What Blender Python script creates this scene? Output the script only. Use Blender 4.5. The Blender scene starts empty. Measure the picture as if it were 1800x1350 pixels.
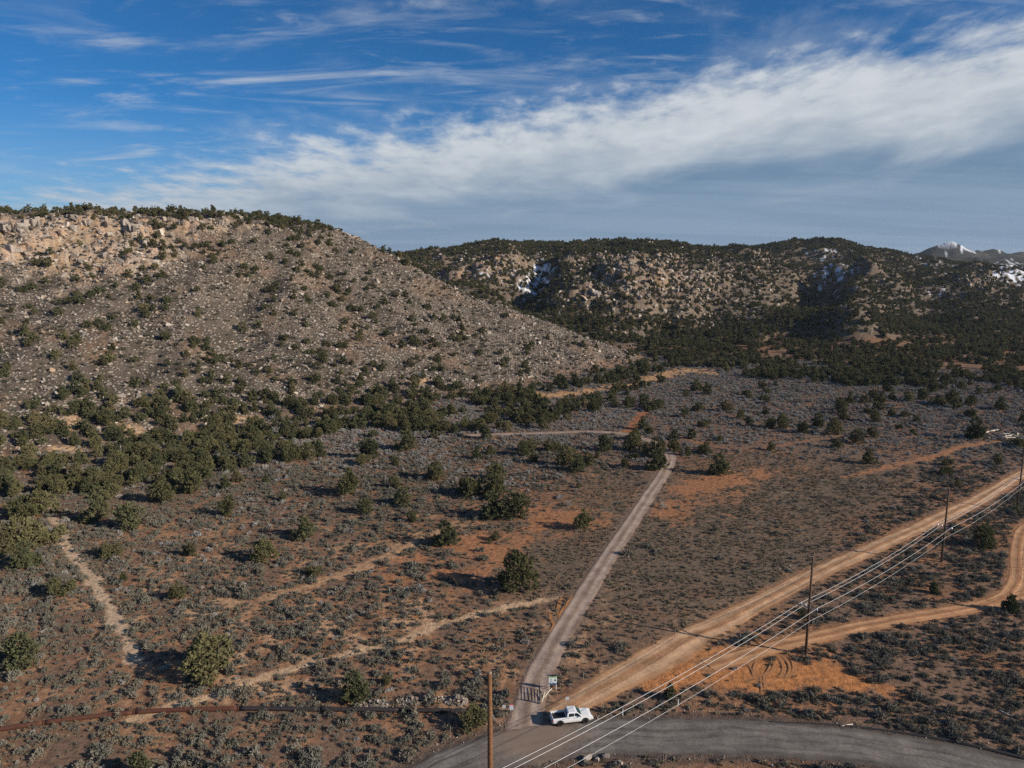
import bpy, bmesh, math, random
import numpy as np
from mathutils import Vector, Matrix

# ------------------------------------------------------------------ camera, light, sky
W0, H0, FPX, PITCH, CAMH = 1800.0, 1350.0, 1248.0, math.radians(9.77), 66.0
CP, SP = math.cos(PITCH), math.sin(PITCH)
scn = bpy.context.scene
COL = scn.collection
cam_d = bpy.data.cameras.new('camera')
cam_d.sensor_width = 36.0
cam_d.lens = FPX / W0 * 36.0
cam_d.clip_start, cam_d.clip_end = 1.0, 40000.0
cam = bpy.data.objects.new('camera', cam_d)
COL.objects.link(cam)
cam.location = (0, 0, CAMH)
cam.rotation_euler = (math.pi / 2 - PITCH, 0, 0)
scn.camera = cam

SUN_EL = math.radians(24.0)
SX, SY = 0.937, -0.348
sd = Vector((SX * math.cos(SUN_EL), SY * math.cos(SUN_EL), math.sin(SUN_EL))).normalized()
sun_d = bpy.data.lights.new('sun', 'SUN')
sun_d.energy = 5.0
sun_d.angle = math.radians(0.53)
sun_d.color = (1.0, 0.90, 0.77)
sun = bpy.data.objects.new('sun', sun_d)
COL.objects.link(sun)
sun.rotation_euler = (-sd).to_track_quat('-Z', 'Y').to_euler()
sun.location = (0, 0, 300)

scn.view_settings.view_transform = 'Standard'
scn.view_settings.look = 'None'
scn.view_settings.exposure = 0.14
scn.view_settings.gamma = 1.0
scn.view_settings.use_curve_mapping = False
scn.cycles.max_bounces = 5
scn.cycles.diffuse_bounces = 2
scn.cycles.glossy_bounces = 2
scn.cycles.transparent_max_bounces = 6
scn.cycles.use_denoising = False
scn.cycles.sample_clamp_indirect = 4.0


def pix_dir(px, py):
    u = (px - W0 / 2) / FPX
    v = (H0 / 2 - py) / FPX
    return u, CP + v * SP, -SP + v * CP


class NT:
    """tiny node-tree helper"""
    def __init__(self, tree):
        self.t = tree
        tree.nodes.clear()

    def n(self, typ, ins=None, **kw):
        nd = self.t.nodes.new(typ)
        for k, v in kw.items():
            setattr(nd, k, v)
        for k, v in (ins or {}).items():
            if isinstance(v, bpy.types.NodeSocket):
                self.t.links.new(v, nd.inputs[k])
            else:
                nd.inputs[k].default_value = v
        return nd

    def math(self, op, a, b=0.0, c=None, clamp=False):
        nd = self.n('ShaderNodeMath', {0: a, 1: b}, operation=op, use_clamp=clamp)
        if c is not None:
            if isinstance(c, bpy.types.NodeSocket):
                self.t.links.new(c, nd.inputs[2])
            else:
                nd.inputs[2].default_value = c
        return nd.outputs[0]

    def vmath(self, op, a, b=None):
        ins = {0: a}
        if b is not None:
            ins[1] = b
        nd = self.n('ShaderNodeVectorMath', ins, operation=op)
        return nd.outputs['Value'] if op in ('DOT_PRODUCT', 'LENGTH') else nd.outputs['Vector']

    def mix(self, f, a, b, mode='MIX'):
        nd = self.t.nodes.new('ShaderNodeMix')
        nd.data_type = 'RGBA'
        nd.blend_type = mode
        for i, v in ((0, f), (6, a), (7, b)):
            if isinstance(v, bpy.types.NodeSocket):
                self.t.links.new(v, nd.inputs[i])
            else:
                nd.inputs[i].default_value = v if i == 0 else (tuple(v) + (1,))[:4]
        return nd.outputs[2]

    def ss(self, x, lo, hi):
        return self.n('ShaderNodeMapRange', {0: x, 1: lo, 2: hi, 3: 0.0, 4: 1.0}, interpolation_type='SMOOTHSTEP').outputs[0]

    def noise(self, vec, scale, detail=4.0, rough=0.55, dist=0.0):
        return self.n('ShaderNodeTexNoise', {'Vector': vec, 'Scale': scale, 'Detail': detail, 'Roughness': rough, 'Distortion': dist}).outputs[0]

    def comb(self, x, y, z):
        return self.n('ShaderNodeCombineXYZ', {0: x, 1: y, 2: z}).outputs[0]


world = bpy.data.worlds.new('World')
scn.world = world
world.use_nodes = True
w = NT(world.node_tree)
tc = w.n('ShaderNodeTexCoord')
D = tc.outputs['Generated']
sky = w.n('ShaderNodeTexSky', sky_type='NISHITA', sun_disc=False, sun_elevation=SUN_EL,
          sun_rotation=math.atan2(SX, SY), altitude=1800.0, air_density=1.0, dust_density=0.25, ozone_density=2.2)
sep = w.n('ShaderNodeSeparateXYZ', {0: D})
dx, dy, dz = sep.outputs
zc = w.math('MAXIMUM', dz, 0.0)
inv = w.math('DIVIDE', 1.0, w.math('ADD', zc, 0.10))
P = w.comb(w.math('MULTIPLY', dx, inv), w.math('MULTIPLY', dy, inv), 0.0)      # cloud deck position


def plane_normal(a, b):
    A, B = Vector(pix_dir(*a)).normalized(), Vector(pix_dir(*b)).normalized()
    n_ = A.cross(B).normalized()
    if n_.dot(Vector(pix_dir(1200, 440)).normalized()) < 0:
        n_ = -n_
    return tuple(n_)


# edge of the cloud bank and the line where its grey underside starts, both straight on the deck
s1 = w.vmath('DOT_PRODUCT', D, plane_normal((200, 312), (1700, 44)))
s2 = w.vmath('DOT_PRODUCT', D, plane_normal((500, 362), (1800, 215)))
Pe = w.comb(w.math('MULTIPLY', dx, inv), w.math('MULTIPLY', w.math('MULTIPLY', dy, inv), 0.62), 0.0)
nA = w.noise(Pe, 1.5, 8.0, 0.58, 0.15)
nB = w.noise(Pe, 5.5, 9.0, 0.58, 0.1)
edge = w.math('ADD', w.math('MULTIPLY', w.math('SUBTRACT', nA, 0.5), 0.10),
              w.math('MULTIPLY', w.math('SUBTRACT', nB, 0.5), 0.14))
sb = w.math('ADD', s1, edge)
bank = w.ss(sb, -0.022, 0.050)
veil = w.math('MULTIPLY', w.ss(w.math('ADD', sb, w.math('MULTIPLY', w.math('SUBTRACT', nA, 0.5), 0.25)), -0.05, 0.05), 0.25)
# cirrus: long streaks, drawn out across the view
rotm = w.n('ShaderNodeMapping', {'Vector': P, 'Rotation': (0, 0, math.radians(-9)), 'Scale': (0.55, 1.5, 1.0), 'Location': (3.3, 1.4, 0)})
c1 = w.noise(rotm.outputs[0], 1.7, 9.0, 0.63, 1.0)
c2 = w.noise(P, 0.9, 3.0, 0.5, 0.2)
cir = w.math('MULTIPLY', w.ss(c1, 0.47, 0.76), w.ss(c2, 0.38, 0.58))
rot2 = w.n('ShaderNodeMapping', {'Vector': P, 'Rotation': (0, 0, math.radians(6)), 'Scale': (0.9, 2.2, 1.0), 'Location': (9.1, 4.2, 0)})
c3 = w.noise(rot2.outputs[0], 3.2, 8.0, 0.62, 0.6)
cir2 = w.math('MULTIPLY', w.ss(c3, 0.50, 0.78), w.ss(c2, 0.62, 0.42))
cirrus = w.math('MINIMUM', w.math('ADD', w.math('MULTIPLY', cir, 0.65), w.math('MULTIPLY', cir2, 0.45)), 0.85)
cover = w.math('MAXIMUM', w.math('MAXIMUM', bank, cirrus), veil)
# underside gets grey with depth into the bank
n3 = w.noise(Pe, 1.1, 6.0, 0.55, 0.4)
grey = w.ss(w.math('ADD', s2, w.math('MULTIPLY', w.math('SUBTRACT', n3, 0.5), 0.16)), -0.035, 0.050)
puff = w.ss(w.math('ADD', w.math('MULTIPLY', nB, 0.55), w.math('MULTIPLY', nA, 0.45)), 0.34, 0.66)
white = w.mix(puff, (4.7, 5.2, 5.8), (6.2, 6.6, 7.0))
streak = w.n('ShaderNodeMapping', {'Vector': P, 'Scale': (0.12, 0.55, 1.0)})
n4 = w.noise(streak.outputs[0], 2.2, 5.0, 0.6, 0.3)
under = w.mix(w.ss(n4, 0.38, 0.64), (0.95, 1.95, 3.35), (1.75, 2.75, 4.1))
cloud = w.mix(grey, white, under)
hue = w.mix(1.0, sky.outputs[0], (0.19, 0.57, 0.88), 'MULTIPLY')
skyc = w.mix(cover, hue, cloud)
low = w.ss(dz, 0.21, 0.02)                                            # air near the horizon pales the sky
skyc2 = w.mix(w.math('MULTIPLY', low, 0.5), skyc, (3.2, 4.15, 5.15))
bg = w.n('ShaderNodeBackground', {'Color': skyc2, 'Strength': 0.092})
out = w.n('ShaderNodeOutputWorld', {'Surface': bg.outputs[0]})

# ------------------------------------------------------------------ numpy noise
rng = np.random.default_rng(11)
random.seed(5)


def _h(ix, iy, seed):
    h = (ix.astype(np.int64) * 374761393 + iy.astype(np.int64) * 668265263 + seed * 974634721) & 0xFFFFFFFF
    h = ((h ^ (h >> 13)) * 1274126177) & 0xFFFFFFFF
    h = ((h ^ (h >> 16)) * 2246822519) & 0xFFFFFFFF
    return ((h ^ (h >> 15)) & 0xFFFFFF) / float(0xFFFFFF)


def vnoise(x, y, seed=0):
    ix, iy = np.floor(x), np.floor(y)
    fx, fy = x - ix, y - iy
    u, v = fx * fx * fx * (fx * (fx * 6 - 15) + 10), fy * fy * fy * (fy * (fy * 6 - 15) + 10)

    def g(ox, oy):
        a = _h(ix + ox, iy + oy, seed) * 2 * np.pi
        return np.cos(a) * (fx - ox) + np.sin(a) * (fy - oy)
    a, b, c, d = g(0, 0), g(1, 0), g(0, 1), g(1, 1)
    return ((a + (b - a) * u) + ((c + (d - c) * u) - (a + (b - a) * u)) * v) * 1.5


def fbm(x, y, octv=4, seed=0, gain=0.5):
    s, a = 0.0, 1.0
    for i in range(octv):
        s = s + a * vnoise(x * 2 ** i + 17.3 * i, y * 2 ** i - 9.1 * i, seed + i)
        a *= gain
    return s


def worley(x, y, seed=0):
    ix, iy = np.floor(x), np.floor(y)
    f1 = np.full(x.shape, 9.0)
    f2 = np.full(x.shape, 9.0)
    cid = np.zeros(x.shape)
    for ox in (-1, 0, 1):
        for oy in (-1, 0, 1):
            jx, jy = ix + ox, iy + oy
            ddx = jx + _h(jx, jy, seed) - x
            ddy = jy + _h(jx, jy, seed + 1) - y
            d = np.sqrt(ddx * ddx + ddy * ddy)
            near = d < f1
            f2 = np.where(near, f1, np.minimum(f2, d))
            cid = np.where(near, _h(jx, jy, seed + 2), cid)
            f1 = np.where(near, d, f1)
    return f1, f2, cid


def sstep(x, a, b):
    t = np.clip((x - a) / (b - a), 0, 1)
    return t * t * (3 - 2 * t)


def project(X, Y, Z):
    dep = Y * CP - (Z - CAMH) * SP
    up = Y * SP + (Z - CAMH) * CP
    dep = np.where(np.abs(dep) < 1e-3, 1e-3, dep)
    return W0 / 2 + FPX * X / dep, H0 / 2 - FPX * up / dep, dep


def gp(px, py, z=0.0):
    """ground point of the plain (height z) seen at a place of the survey picture"""
    a, b, c = pix_dir(px, py)
    t = (z - CAMH) / c
    return a * t, b * t


def seg_dist(x, y, pts):
    """distance of points to a polyline and the position along it"""
    best = np.full(x.shape, 1e9)
    along = np.zeros(x.shape)
    L = 0.0
    for (ax, ay), (bx, by) in zip(pts[:-1], pts[1:]):
        vx, vy = bx - ax, by - ay
        l2 = vx * vx + vy * vy
        t = np.clip(((x - ax) * vx + (y - ay) * vy) / l2, 0, 1)
        d = np.hypot(x - ax - t * vx, y - ay - t * vy)
        k = d < best
        best = np.where(k, d, best)
        along = np.where(k, L + t * math.sqrt(l2), along)
        L += math.sqrt(l2)
    return best, along


def blob(px, py, cx, cy, rx, ry, ang=0.0):
    a = math.radians(ang)
    u = (px - cx) * math.cos(a) + (py - cy) * math.sin(a)
    v = -(px - cx) * math.sin(a) + (py - cy) * math.cos(a)
    return np.exp(-((u / rx) ** 2 + (v / ry) ** 2))


def smooth_line(pts, step=1.0):
    """Catmull-Rom through points, resampled at even steps"""
    p = np.array(pts, float)
    p = np.vstack([2 * p[0] - p[1], p, 2 * p[-1] - p[-2]])
    o = []
    for i in range(1, len(p) - 2):
        t = np.linspace(0, 1, 24, endpoint=False)[:, None]
        o.append(0.5 * ((2 * p[i]) + (-p[i - 1] + p[i + 1]) * t + (2 * p[i - 1] - 5 * p[i] + 4 * p[i + 1] - p[i + 2]) * t ** 2
                        + (-p[i - 1] + 3 * p[i] - 3 * p[i + 1] + p[i + 2]) * t ** 3))
    o = np.vstack(o + [p[-2:-1]])
    s = np.r_[0, np.cumsum(np.linalg.norm(np.diff(o, axis=0), axis=1))]
    n_ = max(2, int(s[-1] / step) + 1)
    q = np.linspace(0, s[-1], n_)
    return np.stack([np.interp(q, s, o[:, k]) for k in range(o.shape[1])], 1)


# ------------------------------------------------------------------ routes over the plain
def route(pix):
    return smooth_line([gp(*p) for p in pix], 1.0)


R_MAIN = route([(560, 1470), (700, 1400), (790, 1352), (880, 1318), (980, 1301), (1100, 1294), (1250, 1293), (1400, 1301), (1550, 1318), (1700, 1343), (1880, 1385)])
R_GRAVEL = route([(918, 1300), (926, 1255), (942, 1200), (966, 1150), (1005, 1083), (1055, 1002), (1105, 925), (1145, 865), (1170, 827), (1178, 806),
                  (1172, 792), (1155, 780), (1125, 769), (1090, 762), (1040, 759), (980, 760), (900, 763), (820, 766)])
R_DIRT = route([(975, 1262), (1010, 1237), (1075, 1200), (1150, 1160), (1230, 1115), (1330, 1063), (1430, 1010), (1530, 966), (1620, 925), (1700, 888), (1750, 862), (1800, 833), (1880, 795)])
R_TRACK = route([(1245, 1170), (1330, 1146), (1420, 1124), (1520, 1102), (1620, 1083), (1700, 1069), (1755, 1056), (1782, 1036), (1791, 1010), (1790, 985), (1793, 955), (1803, 930), (1850, 885)])
R_SPUR = route([(1745, 1062), (1790, 1048), (1860, 1034)])
R_FAR = route([(1490, 838), (1560, 822), (1640, 803), (1700, 785), (1760, 776)])
R_WASH = route([(950, 694), (1010, 690), (1080, 678), (1150, 663), (1210, 650), (1240, 655)])
R_TRAIL = route([(78, 880), (88, 905), (108, 930), (118, 955), (128, 975), (150, 1005), (172, 1035), (190, 1060), (205, 1090), (225, 1130), (240, 1170)])
R_SCAR = route([(240, 1262), (345, 1232), (440, 1196), (530, 1170), (620, 1146), (700, 1128), (780, 1095), (860, 1074), (985, 1050)])
R_SCAR2 = route([(420, 1060), (540, 1032), (650, 990), (720, 955), (800, 925)])
R_RED = route([(1100, 760), (1118, 742), (1132, 722)])
R_FARW = route([(1200, 770), (1260, 785), (1320, 790), (1420, 775), (1520, 762)])

# ------------------------------------------------------------------ terrain: control heights, then relief
ctrl = []


def cz(px, py, Y):
    a, b, c = pix_dir(px, py)
    k = Y / b
    ctrl.append((a * k, Y, CAMH + c * k))
    return ctrl[-1]


def cflat(px, py, z=0.0):
    a, b, c = pix_dir(px, py)
    t = (z - CAMH) / c
    ctrl.append((a * t, b * t, z))
    return ctrl[-1]


def cw(px, py, Y, z):
    """a hidden point: azimuth of (px, py), given distance and height"""
    a, b, c = pix_dir(px, py)
    ctrl.append((a * Y / b, Y, z))


MESA = [(-350, 880, 366, 375), (-150, 852, 370, 388), (0, 830, 379, 400), (150, 805, 381, 415), (300, 775, 383, 430), (400, 758, 386, 442), (480, 748, 391, 455), (545, 740, 401, 465),
        (600, 733, 418, 478), (660, 725, 441, 482), (720, 716, 466, 484), (800, 705, 513, 482), (900, 690, 545, 480), (1000, 667, 580, 476),
        (1080, 650, 614, 470)]
for px, pb, pr, Yr in MESA:
    b0 = cflat(px, pb, 0.5)
    r0 = cz(px, pr, Yr)
    for t, f in ((0.25, 0.19), (0.5, 0.43), (0.75, 0.68), (0.9, 0.85)):
        X = b0[0] + (r0[0] - b0[0]) * t
        Y = b0[1] + (r0[1] - b0[1]) * t
        ctrl.append((X, Y, b0[2] + (r0[2] - b0[2]) * f))
    if px < 660:
        z = r0[2]
        for m, dz_ in ((1.12, -0.5), (1.5, -3), (2.3, -8), (4, -15), (9, -20)):
            cw(px, pr, Yr * m, z + dz_)
for px, Y, z in ((660, 560, 45), (720, 590, 27), (800, 580, 16), (900, 560, 9), (1000, 540, 5), (1080, 515, 2)):
    cw(px, 500, Y, z)
cw(660, 437, 640, 35)
FAR = {
    700: [(476, 800), (462, 830), (456, 960)],
    730: [(492, 770), (478, 800), (458, 816), (450, 960)],
    800: [(507, 690), (487, 770), (460, 795), (451, 860), (440, 1000)],
    860: [(520, 670), (492, 770), (462, 800), (452, 850), (432, 1020)],
    920: [(535, 640), (505, 740), (480, 800), (452, 900), (430, 1050)],
    945: [(548, 625), (520, 720), (492, 800), (462, 900), (447, 960), (430, 1055)],
    990: [(565, 600), (525, 650), (483, 710), (464, 790), (450, 900), (430, 1060)],
    1050: [(590, 560), (540, 635), (500, 690), (465, 755), (452, 830), (446, 900), (430, 1080)],
    1150: [(605, 540), (560, 600), (500, 690), (456, 780), (449, 880), (431, 1080)],
    1200: [(625, 500), (560, 610), (500, 710), (460, 820), (432, 1000)],
    1260: [(600, 570), (540, 680), (480, 800), (452, 900), (440, 1000)],
    1320: [(600, 570), (540, 690), (480, 830), (457, 930), (444, 1050)],
    1390: [(612, 560), (565, 660), (505, 820), (465, 940), (436, 1250)],
    1432: [(606, 590), (562, 720), (530, 860), (500, 1000), (470, 1120), (427, 1300)],
    1462: [(603, 580), (565, 640), (522, 840), (494, 920), (466, 1010), (426, 1300)],
    1500: [(615, 540), (567, 600), (551, 690), (512, 800), (449, 890), (430, 1300)],
    1560: [(610, 560), (550, 720), (500, 830), (480, 900), (458, 1150), (444, 1350)],
    1620: [(600, 590), (540, 740), (512, 840), (492, 950), (466, 1250), (456, 1500)],
    1700: [(600, 600), (540, 760), (497, 900), (478, 1000), (472, 1200), (461, 1700), (456, 1900)],
    1780: [(600, 610), (540, 780), (507, 900), (486, 1500), (464, 1900), (456, 2100)],
    1950: [(605, 610), (545, 780), (510, 900), (488, 1500), (464, 1900), (456, 2100)],
    2150: [(610, 610), (550, 780), (512, 900), (487, 1500), (462, 1900), (449, 2100)],
}
FOOT = {1140: 640, 1200: 644, 1260: 646, 1320: 652, 1390: 658, 1450: 662, 1500: 664, 1560: 667, 1620: 669, 1700: 672, 1780: 675, 1950: 685, 2150: 695}
for px, l in FAR.items():
    for py, Y in l:
        z = cz(px, py, Y)[2]
    if px > 1440:
        cw(px, 445, Y * 1.25, z - 4)
        cw(px, 445, 3000, 66 + 3000 * 0.0045)
        cw(px, 445, 4500, 66 + 4500 * 0.004)
    else:
        cw(px, 440, Y * 1.2, z - 2)
        cw(px, 440, Y * 2, z - 8)
        cw(px, 440, 4500, z - 20)
cw(1500, 440, 980, 62)
cw(1530, 440, 960, 60)
for px, py in FOOT.items():
    cflat(px, py, 0.5)
for px in range(-350, 2200, 170):
    for py in (760, 850, 980, 1150, 1330):
        if py > np.interp(px, [m[0] for m in MESA] + [1140, 2150], [m[1] for m in MESA] + [640, 695]) + 25:
            cflat(px, py, 0.0)
ctrl = np.array(ctrl)
cth = np.arctan2(ctrl[:, 0], ctrl[:, 1])
clr = np.log(np.hypot(ctrl[:, 0], ctrl[:, 1]))
C2 = np.stack([cth, clr], 1)


def phi(d2):
    return -np.sqrt(d2 + 0.012 ** 2)


nC = len(ctrl)
A = np.zeros((nC + 1, nC + 1))
A[:nC, :nC] = phi(((C2[:, None] - C2[None]) ** 2).sum(-1)) - 1e-6 * np.eye(nC)
A[:nC, nC] = A[nC, :nC] = 1
sol = np.linalg.solve(A, np.r_[ctrl[:, 2], 0])

th_in = np.radians(np.linspace(-47, 47, 760))
th_out = np.radians(np.linspace(47, 180, 60)[1:])
TH = np.r_[-th_out[::-1], th_in, th_out[:-1], [math.pi]]
TH = np.unique(np.round(TH, 9))
LR = np.r_[np.log(np.array([1.0, 6, 14, 24, 36, 48])), np.log(58) + (np.log(2400) - np.log(58)) * np.linspace(0, 1, 690), np.log(np.geomspace(2440, 6500, 70))]
TT, LL = np.meshgrid(TH, LR, indexing='ij')
RR = np.exp(LL)
GX, GY = RR * np.sin(TT), RR * np.cos(TT)
NTH, NR = TT.shape


def base_height(th, lr):
    th = np.clip(th, -0.86, 0.86).ravel()
    lr = np.maximum(lr, math.log(60)).ravel()
    o = np.empty(len(th))
    for i in range(0, len(th), 40000):
        j = slice(i, i + 40000)
        d2 = (th[j, None] - cth[None]) ** 2 + (lr[j, None] - clr[None]) ** 2
        o[j] = phi(d2) @ sol[:nC] + sol[nC]
    return o


ZB = base_height(TT, LL).reshape(TT.shape)
back = sstep(np.abs(TT), math.radians(60), math.radians(110))
ZB = ZB * (1 - back)
plain = 1 - sstep(ZB, 0.8, 6.0)
ZB = np.where(ZB < 1.5, ZB * 0.35, ZB - 1.5 * 0.65 * np.exp(-(ZB - 1.5) / 4))
hill = 1 - plain
PX, PY, DEP = project(GX, GY, ZB)
infront = DEP > 20
f_in = np.where(TT > 0.175, 250.0, np.where(TT > -0.17, 492.0, 575.0))
far = sstep(GY, f_in, f_in + 25) * hill
mesa = hill * (1 - far)
# relief
relief = plain * (0.22 * fbm(GX / 38, GY / 38, 3, 3))
ridge = 1 - np.abs(fbm(GX / 95, GY / 95, 4, 21))
relief += mesa * sstep(ZB, 4, 30) * ((ridge - 0.75) * 4.0 + 1.1 * fbm(GX / 22, GY / 22, 3, 8))
ridgef = 1 - np.abs(fbm(GX / 190, GY / 190, 5, 31))
relief += far * sstep(ZB, 3, 40) * ((ridgef - 0.7) * 18.0 + 5 * fbm(GX / 60, GY / 60, 4, 9))


def fold(a, b, h, wl, wr):
    """a spur (h > 0) or gully (h < 0) along a line, with its own steepness on either side"""
    (ax, ay), (bx, by) = [(pix_dir(p, q)[0] * Y / pix_dir(p, q)[1], Y) for p, q, Y in (a, b)]
    vx, vy = bx - ax, by - ay
    L = math.hypot(vx, vy)
    s_ = ((GX - ax) * vx + (GY - ay) * vy) / L
    d = ((GX - ax) * vy - (GY - ay) * vx) / L + 15 * fbm(GX / 70, GY / 70, 4, 57)
    f = np.clip(1 - np.where(d < 0, -d / wl, d / wr), 0, 1)
    return h * f * sstep(s_, -0.25 * L, 0.1 * L) * sstep(-s_, -1.2 * L, -0.8 * L)


relief += hill * (fold((1415, 548, 740), (1476, 456, 985), -30, 75, 36) + fold((1520, 500, 820), (1498, 448, 930), 9, 26, 80)
                  + fold((908, 532, 660), (958, 462, 900), -19, 42, 26) + fold((1250, 600, 570), (1290, 470, 860), -13, 60, 32)
                  + fold((1385, 600, 580), (1400, 480, 900), 7, 30, 60) + fold((1650, 560, 700), (1610, 475, 1100), -14, 70, 40)
                  + fold((1060, 560, 600), (1085, 470, 760), 8, 26, 50) + fold((1160, 570, 590), (1190, 470, 800), -9, 45, 28)
                  + fold((230, 640, 300), (262, 440, 370), -3.0, 20, 16) + fold((420, 660, 330), (470, 450, 410), -3.5, 22, 16)
                  + fold((640, 640, 380), (600, 470, 450), -4.0, 26, 20))
a_, b_, c_ = pix_dir(1490, 572)
relief += 11 * np.exp(-(((GX - a_ / b_ * 610) / 26) ** 2 + ((GY - 610) / 34) ** 2))
# cliffs and outcrops: jointed blocks
cl = 1.00 * blob(PX, PY, 60, 420, 170, 42) + 0.9 * blob(PX, PY, 190, 440, 130, 45) + 0.55 * blob(PX, PY, 330, 400, 160, 16)
cl += 0.35 * sstep(fbm(GX / 40, GY / 40, 3, 44), 0.05, 0.5) * sstep(ZB, 30, 70)
cl *= (far < 0.5)
clf = 1.1 * blob(PX, PY, 800, 470, 85, 20) + 0.9 * blob(PX, PY, 880, 468, 60, 22) + 0.9 * blob(PX, PY, 1120, 470, 120, 26) + 0.8 * blob(PX, PY, 1040, 520, 70, 30)
clf += 0.8 * blob(PX, PY, 1345, 450, 35, 10) + 0.5 * blob(PX, PY, 1200, 520, 120, 50) + 0.7 * blob(PX, PY, 1720, 490, 50, 22)
clf *= (far > 0.3)
f1, f2, cid = worley(GX / 8.5 + 0.25 * fbm(GX / 9, GY / 9, 2, 61), GY / 8.5, 71)
g1, g2, gid = worley(GX / 3.4, GY / 3.4, 75)
k1, k2, kid = worley(GX / 17.0 + 0.3 * fbm(GX / 15, GY / 15, 2, 62), GY / 17.0, 79)
cliff = np.clip(cl, 0, 1) * mesa
clifff = np.clip(clf, 0, 1) * far
relief += cliff * ((cid - 0.5) * 6.0 + (gid - 0.5) * 2.0 - 1.5 * sstep(0.10 - (f2 - f1), 0, 0.1))
relief += clifff * ((kid - 0.5) * 11.0 + (cid - 0.5) * 4.5 - 3.0 * sstep(0.12 - (k2 - k1), 0, 0.12))
relief += mesa * (1 - cliff) * (gid - 0.5) * 0.55
# snowy cone and low peaks on the skyline
ZT = ZB + relief
for cpx, cpy, Yc, hw in ((1665, 421, 3000, 66), (1718, 438, 3100, 26), (1745, 436, 3150, 38), (1775, 440, 3100, 24), (1800, 437, 3200, 40), (1850, 436, 3200, 40)):
    a, b, c = pix_dir(cpx, cpy)
    xc, yc, zc_ = a * Yc / b, Yc, CAMH + c * Yc / b
    rad = hw / FPX * Yc
    dd = np.hypot(GX - xc, GY - yc) / rad
    base_z = 66 + 3000 * 0.008
    cone = (zc_ - base_z) * np.clip(1 - dd, 0, 1) ** 1.3 * (1 + 0.3 * fbm(GX / 60, GY / 60, 4, 15))
    ZT = np.where(dd < 1, np.maximum(ZT, base_z - 4 + cone + 4 * np.clip(1 - dd, 0, 1)), ZT)


def grid_pos(x, y):
    th = np.arctan2(x, y)
    lr = np.log(np.maximum(np.hypot(x, y), 1.0))
    i = np.clip(np.searchsorted(TH, th) - 1, 0, NTH - 2)
    j = np.clip(np.searchsorted(LR, lr) - 1, 0, NR - 2)
    fi = np.clip((th - TH[i]) / (TH[i + 1] - TH[i]), 0, 1)
    fj = np.clip((lr - LR[j]) / (LR[j + 1] - LR[j]), 0, 1)
    return i, j, fi, fj


def sample(F, x, y):
    x, y = np.asarray(x, float), np.asarray(y, float)
    i, j, fi, fj = grid_pos(x, y)
    return (F[i, j] * (1 - fi) * (1 - fj) + F[i + 1, j] * fi * (1 - fj) + F[i, j + 1] * (1 - fi) * fj + F[i + 1, j + 1] * fi * fj)


def H(x, y):
    return sample(ZT, x, y)


def hit(px, py):
    """first place where the sight line of a survey pixel meets the terrain"""
    a, b, c = pix_dir(px, py)
    t = np.geomspace(50, 5000, 4000)
    z = H(a * t, b * t)
    k = np.argmax(CAMH + c * t < z)
    return float(a * t[k]), float(b * t[k]), float(z[k])


# sight-line horizon per azimuth, to know which scattered things show at all
ELEV = (ZT - CAMH) / RR
CUM = np.maximum.accumulate(ELEV, axis=1)


def visible(x, y, ztop):
    i, j, _, _ = grid_pos(x, y)
    px, py, dep = project(x, y, ztop)
    return ((ztop - CAMH) / np.hypot(x, y) >= CUM[i, np.maximum(j - 1, 0)] - 1e-4) & (dep > 5) & (px > -5) & (px < 1805) & (py > 0) & (py < 1362)


# ------------------------------------------------------------------ soil colours (all albedo)
def lerp(a, b, f):
    return a + (b - a) * f[..., None]


PX, PY, DEP = project(GX, GY, ZT)
n1 = fbm(GX / 26, GY / 26, 4, 101)
n2 = fbm(GX / 7, GY / 7, 4, 102)
n3 = fbm(GX / 2.2, GY / 2.2, 3, 103)
RED, TAN, BROWN, GREYG = [np.array(c) for c in ((0.370, 0.170, 0.082), (0.560, 0.355, 0.215), (0.205, 0.130, 0.088), (0.150, 0.118, 0.084))]
colr = np.broadcast_to(BROWN, GX.shape + (3,)).copy()
colr = lerp(colr, np.array((0.265, 0.130, 0.068)), sstep(n1 + 0.5 * n2, -0.25, 0.45) * 0.8)
near_l = blob(PX, PY, 560, 1120, 560, 190)
colr = lerp(colr, np.array((0.405, 0.195, 0.094)), np.clip(near_l * 0.9, 0, 1) * sstep(n2, -0.5, 0.5))
pale = sstep(n2 + 0.6 * n1, 0.0, 0.6) * np.clip(1.2 * near_l + blob(PX, PY, 1130, 1120, 140, 70), 0, 1)
colr = lerp(colr, TAN * 0.92, pale * 0.85)
# cropped, fuzzy field between the gravel road and the dirt road, and by the big junipers
field = np.clip(1.6 * blob(PX, PY, 1260, 960, 200, 125, -25) + 1.0 * blob(PX, PY, 1480, 870, 130, 45, -18) + 0.8 * blob(PX, PY, 960, 985, 120, 90) + 0.7 * blob(PX, PY, 1060, 900, 60, 70), 0, 1)
colr = lerp(colr, GREYG, field * 0.85 * sstep(n2, -1.0, 0.35))
bare = np.clip(1.3 * blob(PX, PY, 985, 915, 75, 24) + 1.0 * blob(PX, PY, 1285, 842, 95, 13, -8) + 0.9 * blob(PX, PY, 850, 960, 80, 28) + 0.75 * blob(PX, PY, 1180, 905, 45, 25)
               + 0.6 * blob(PX, PY, 760, 1010, 160, 40) + 0.6 * blob(PX, PY, 1250, 870, 110, 30) + 0.7 * blob(PX, PY, 300, 1190, 40, 25), 0, 1)
bare_m = sstep(bare + 0.45 * n2 + 0.35 * n3, 0.3, 0.82)
colr = lerp(colr, RED, bare_m * 0.9)
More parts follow.
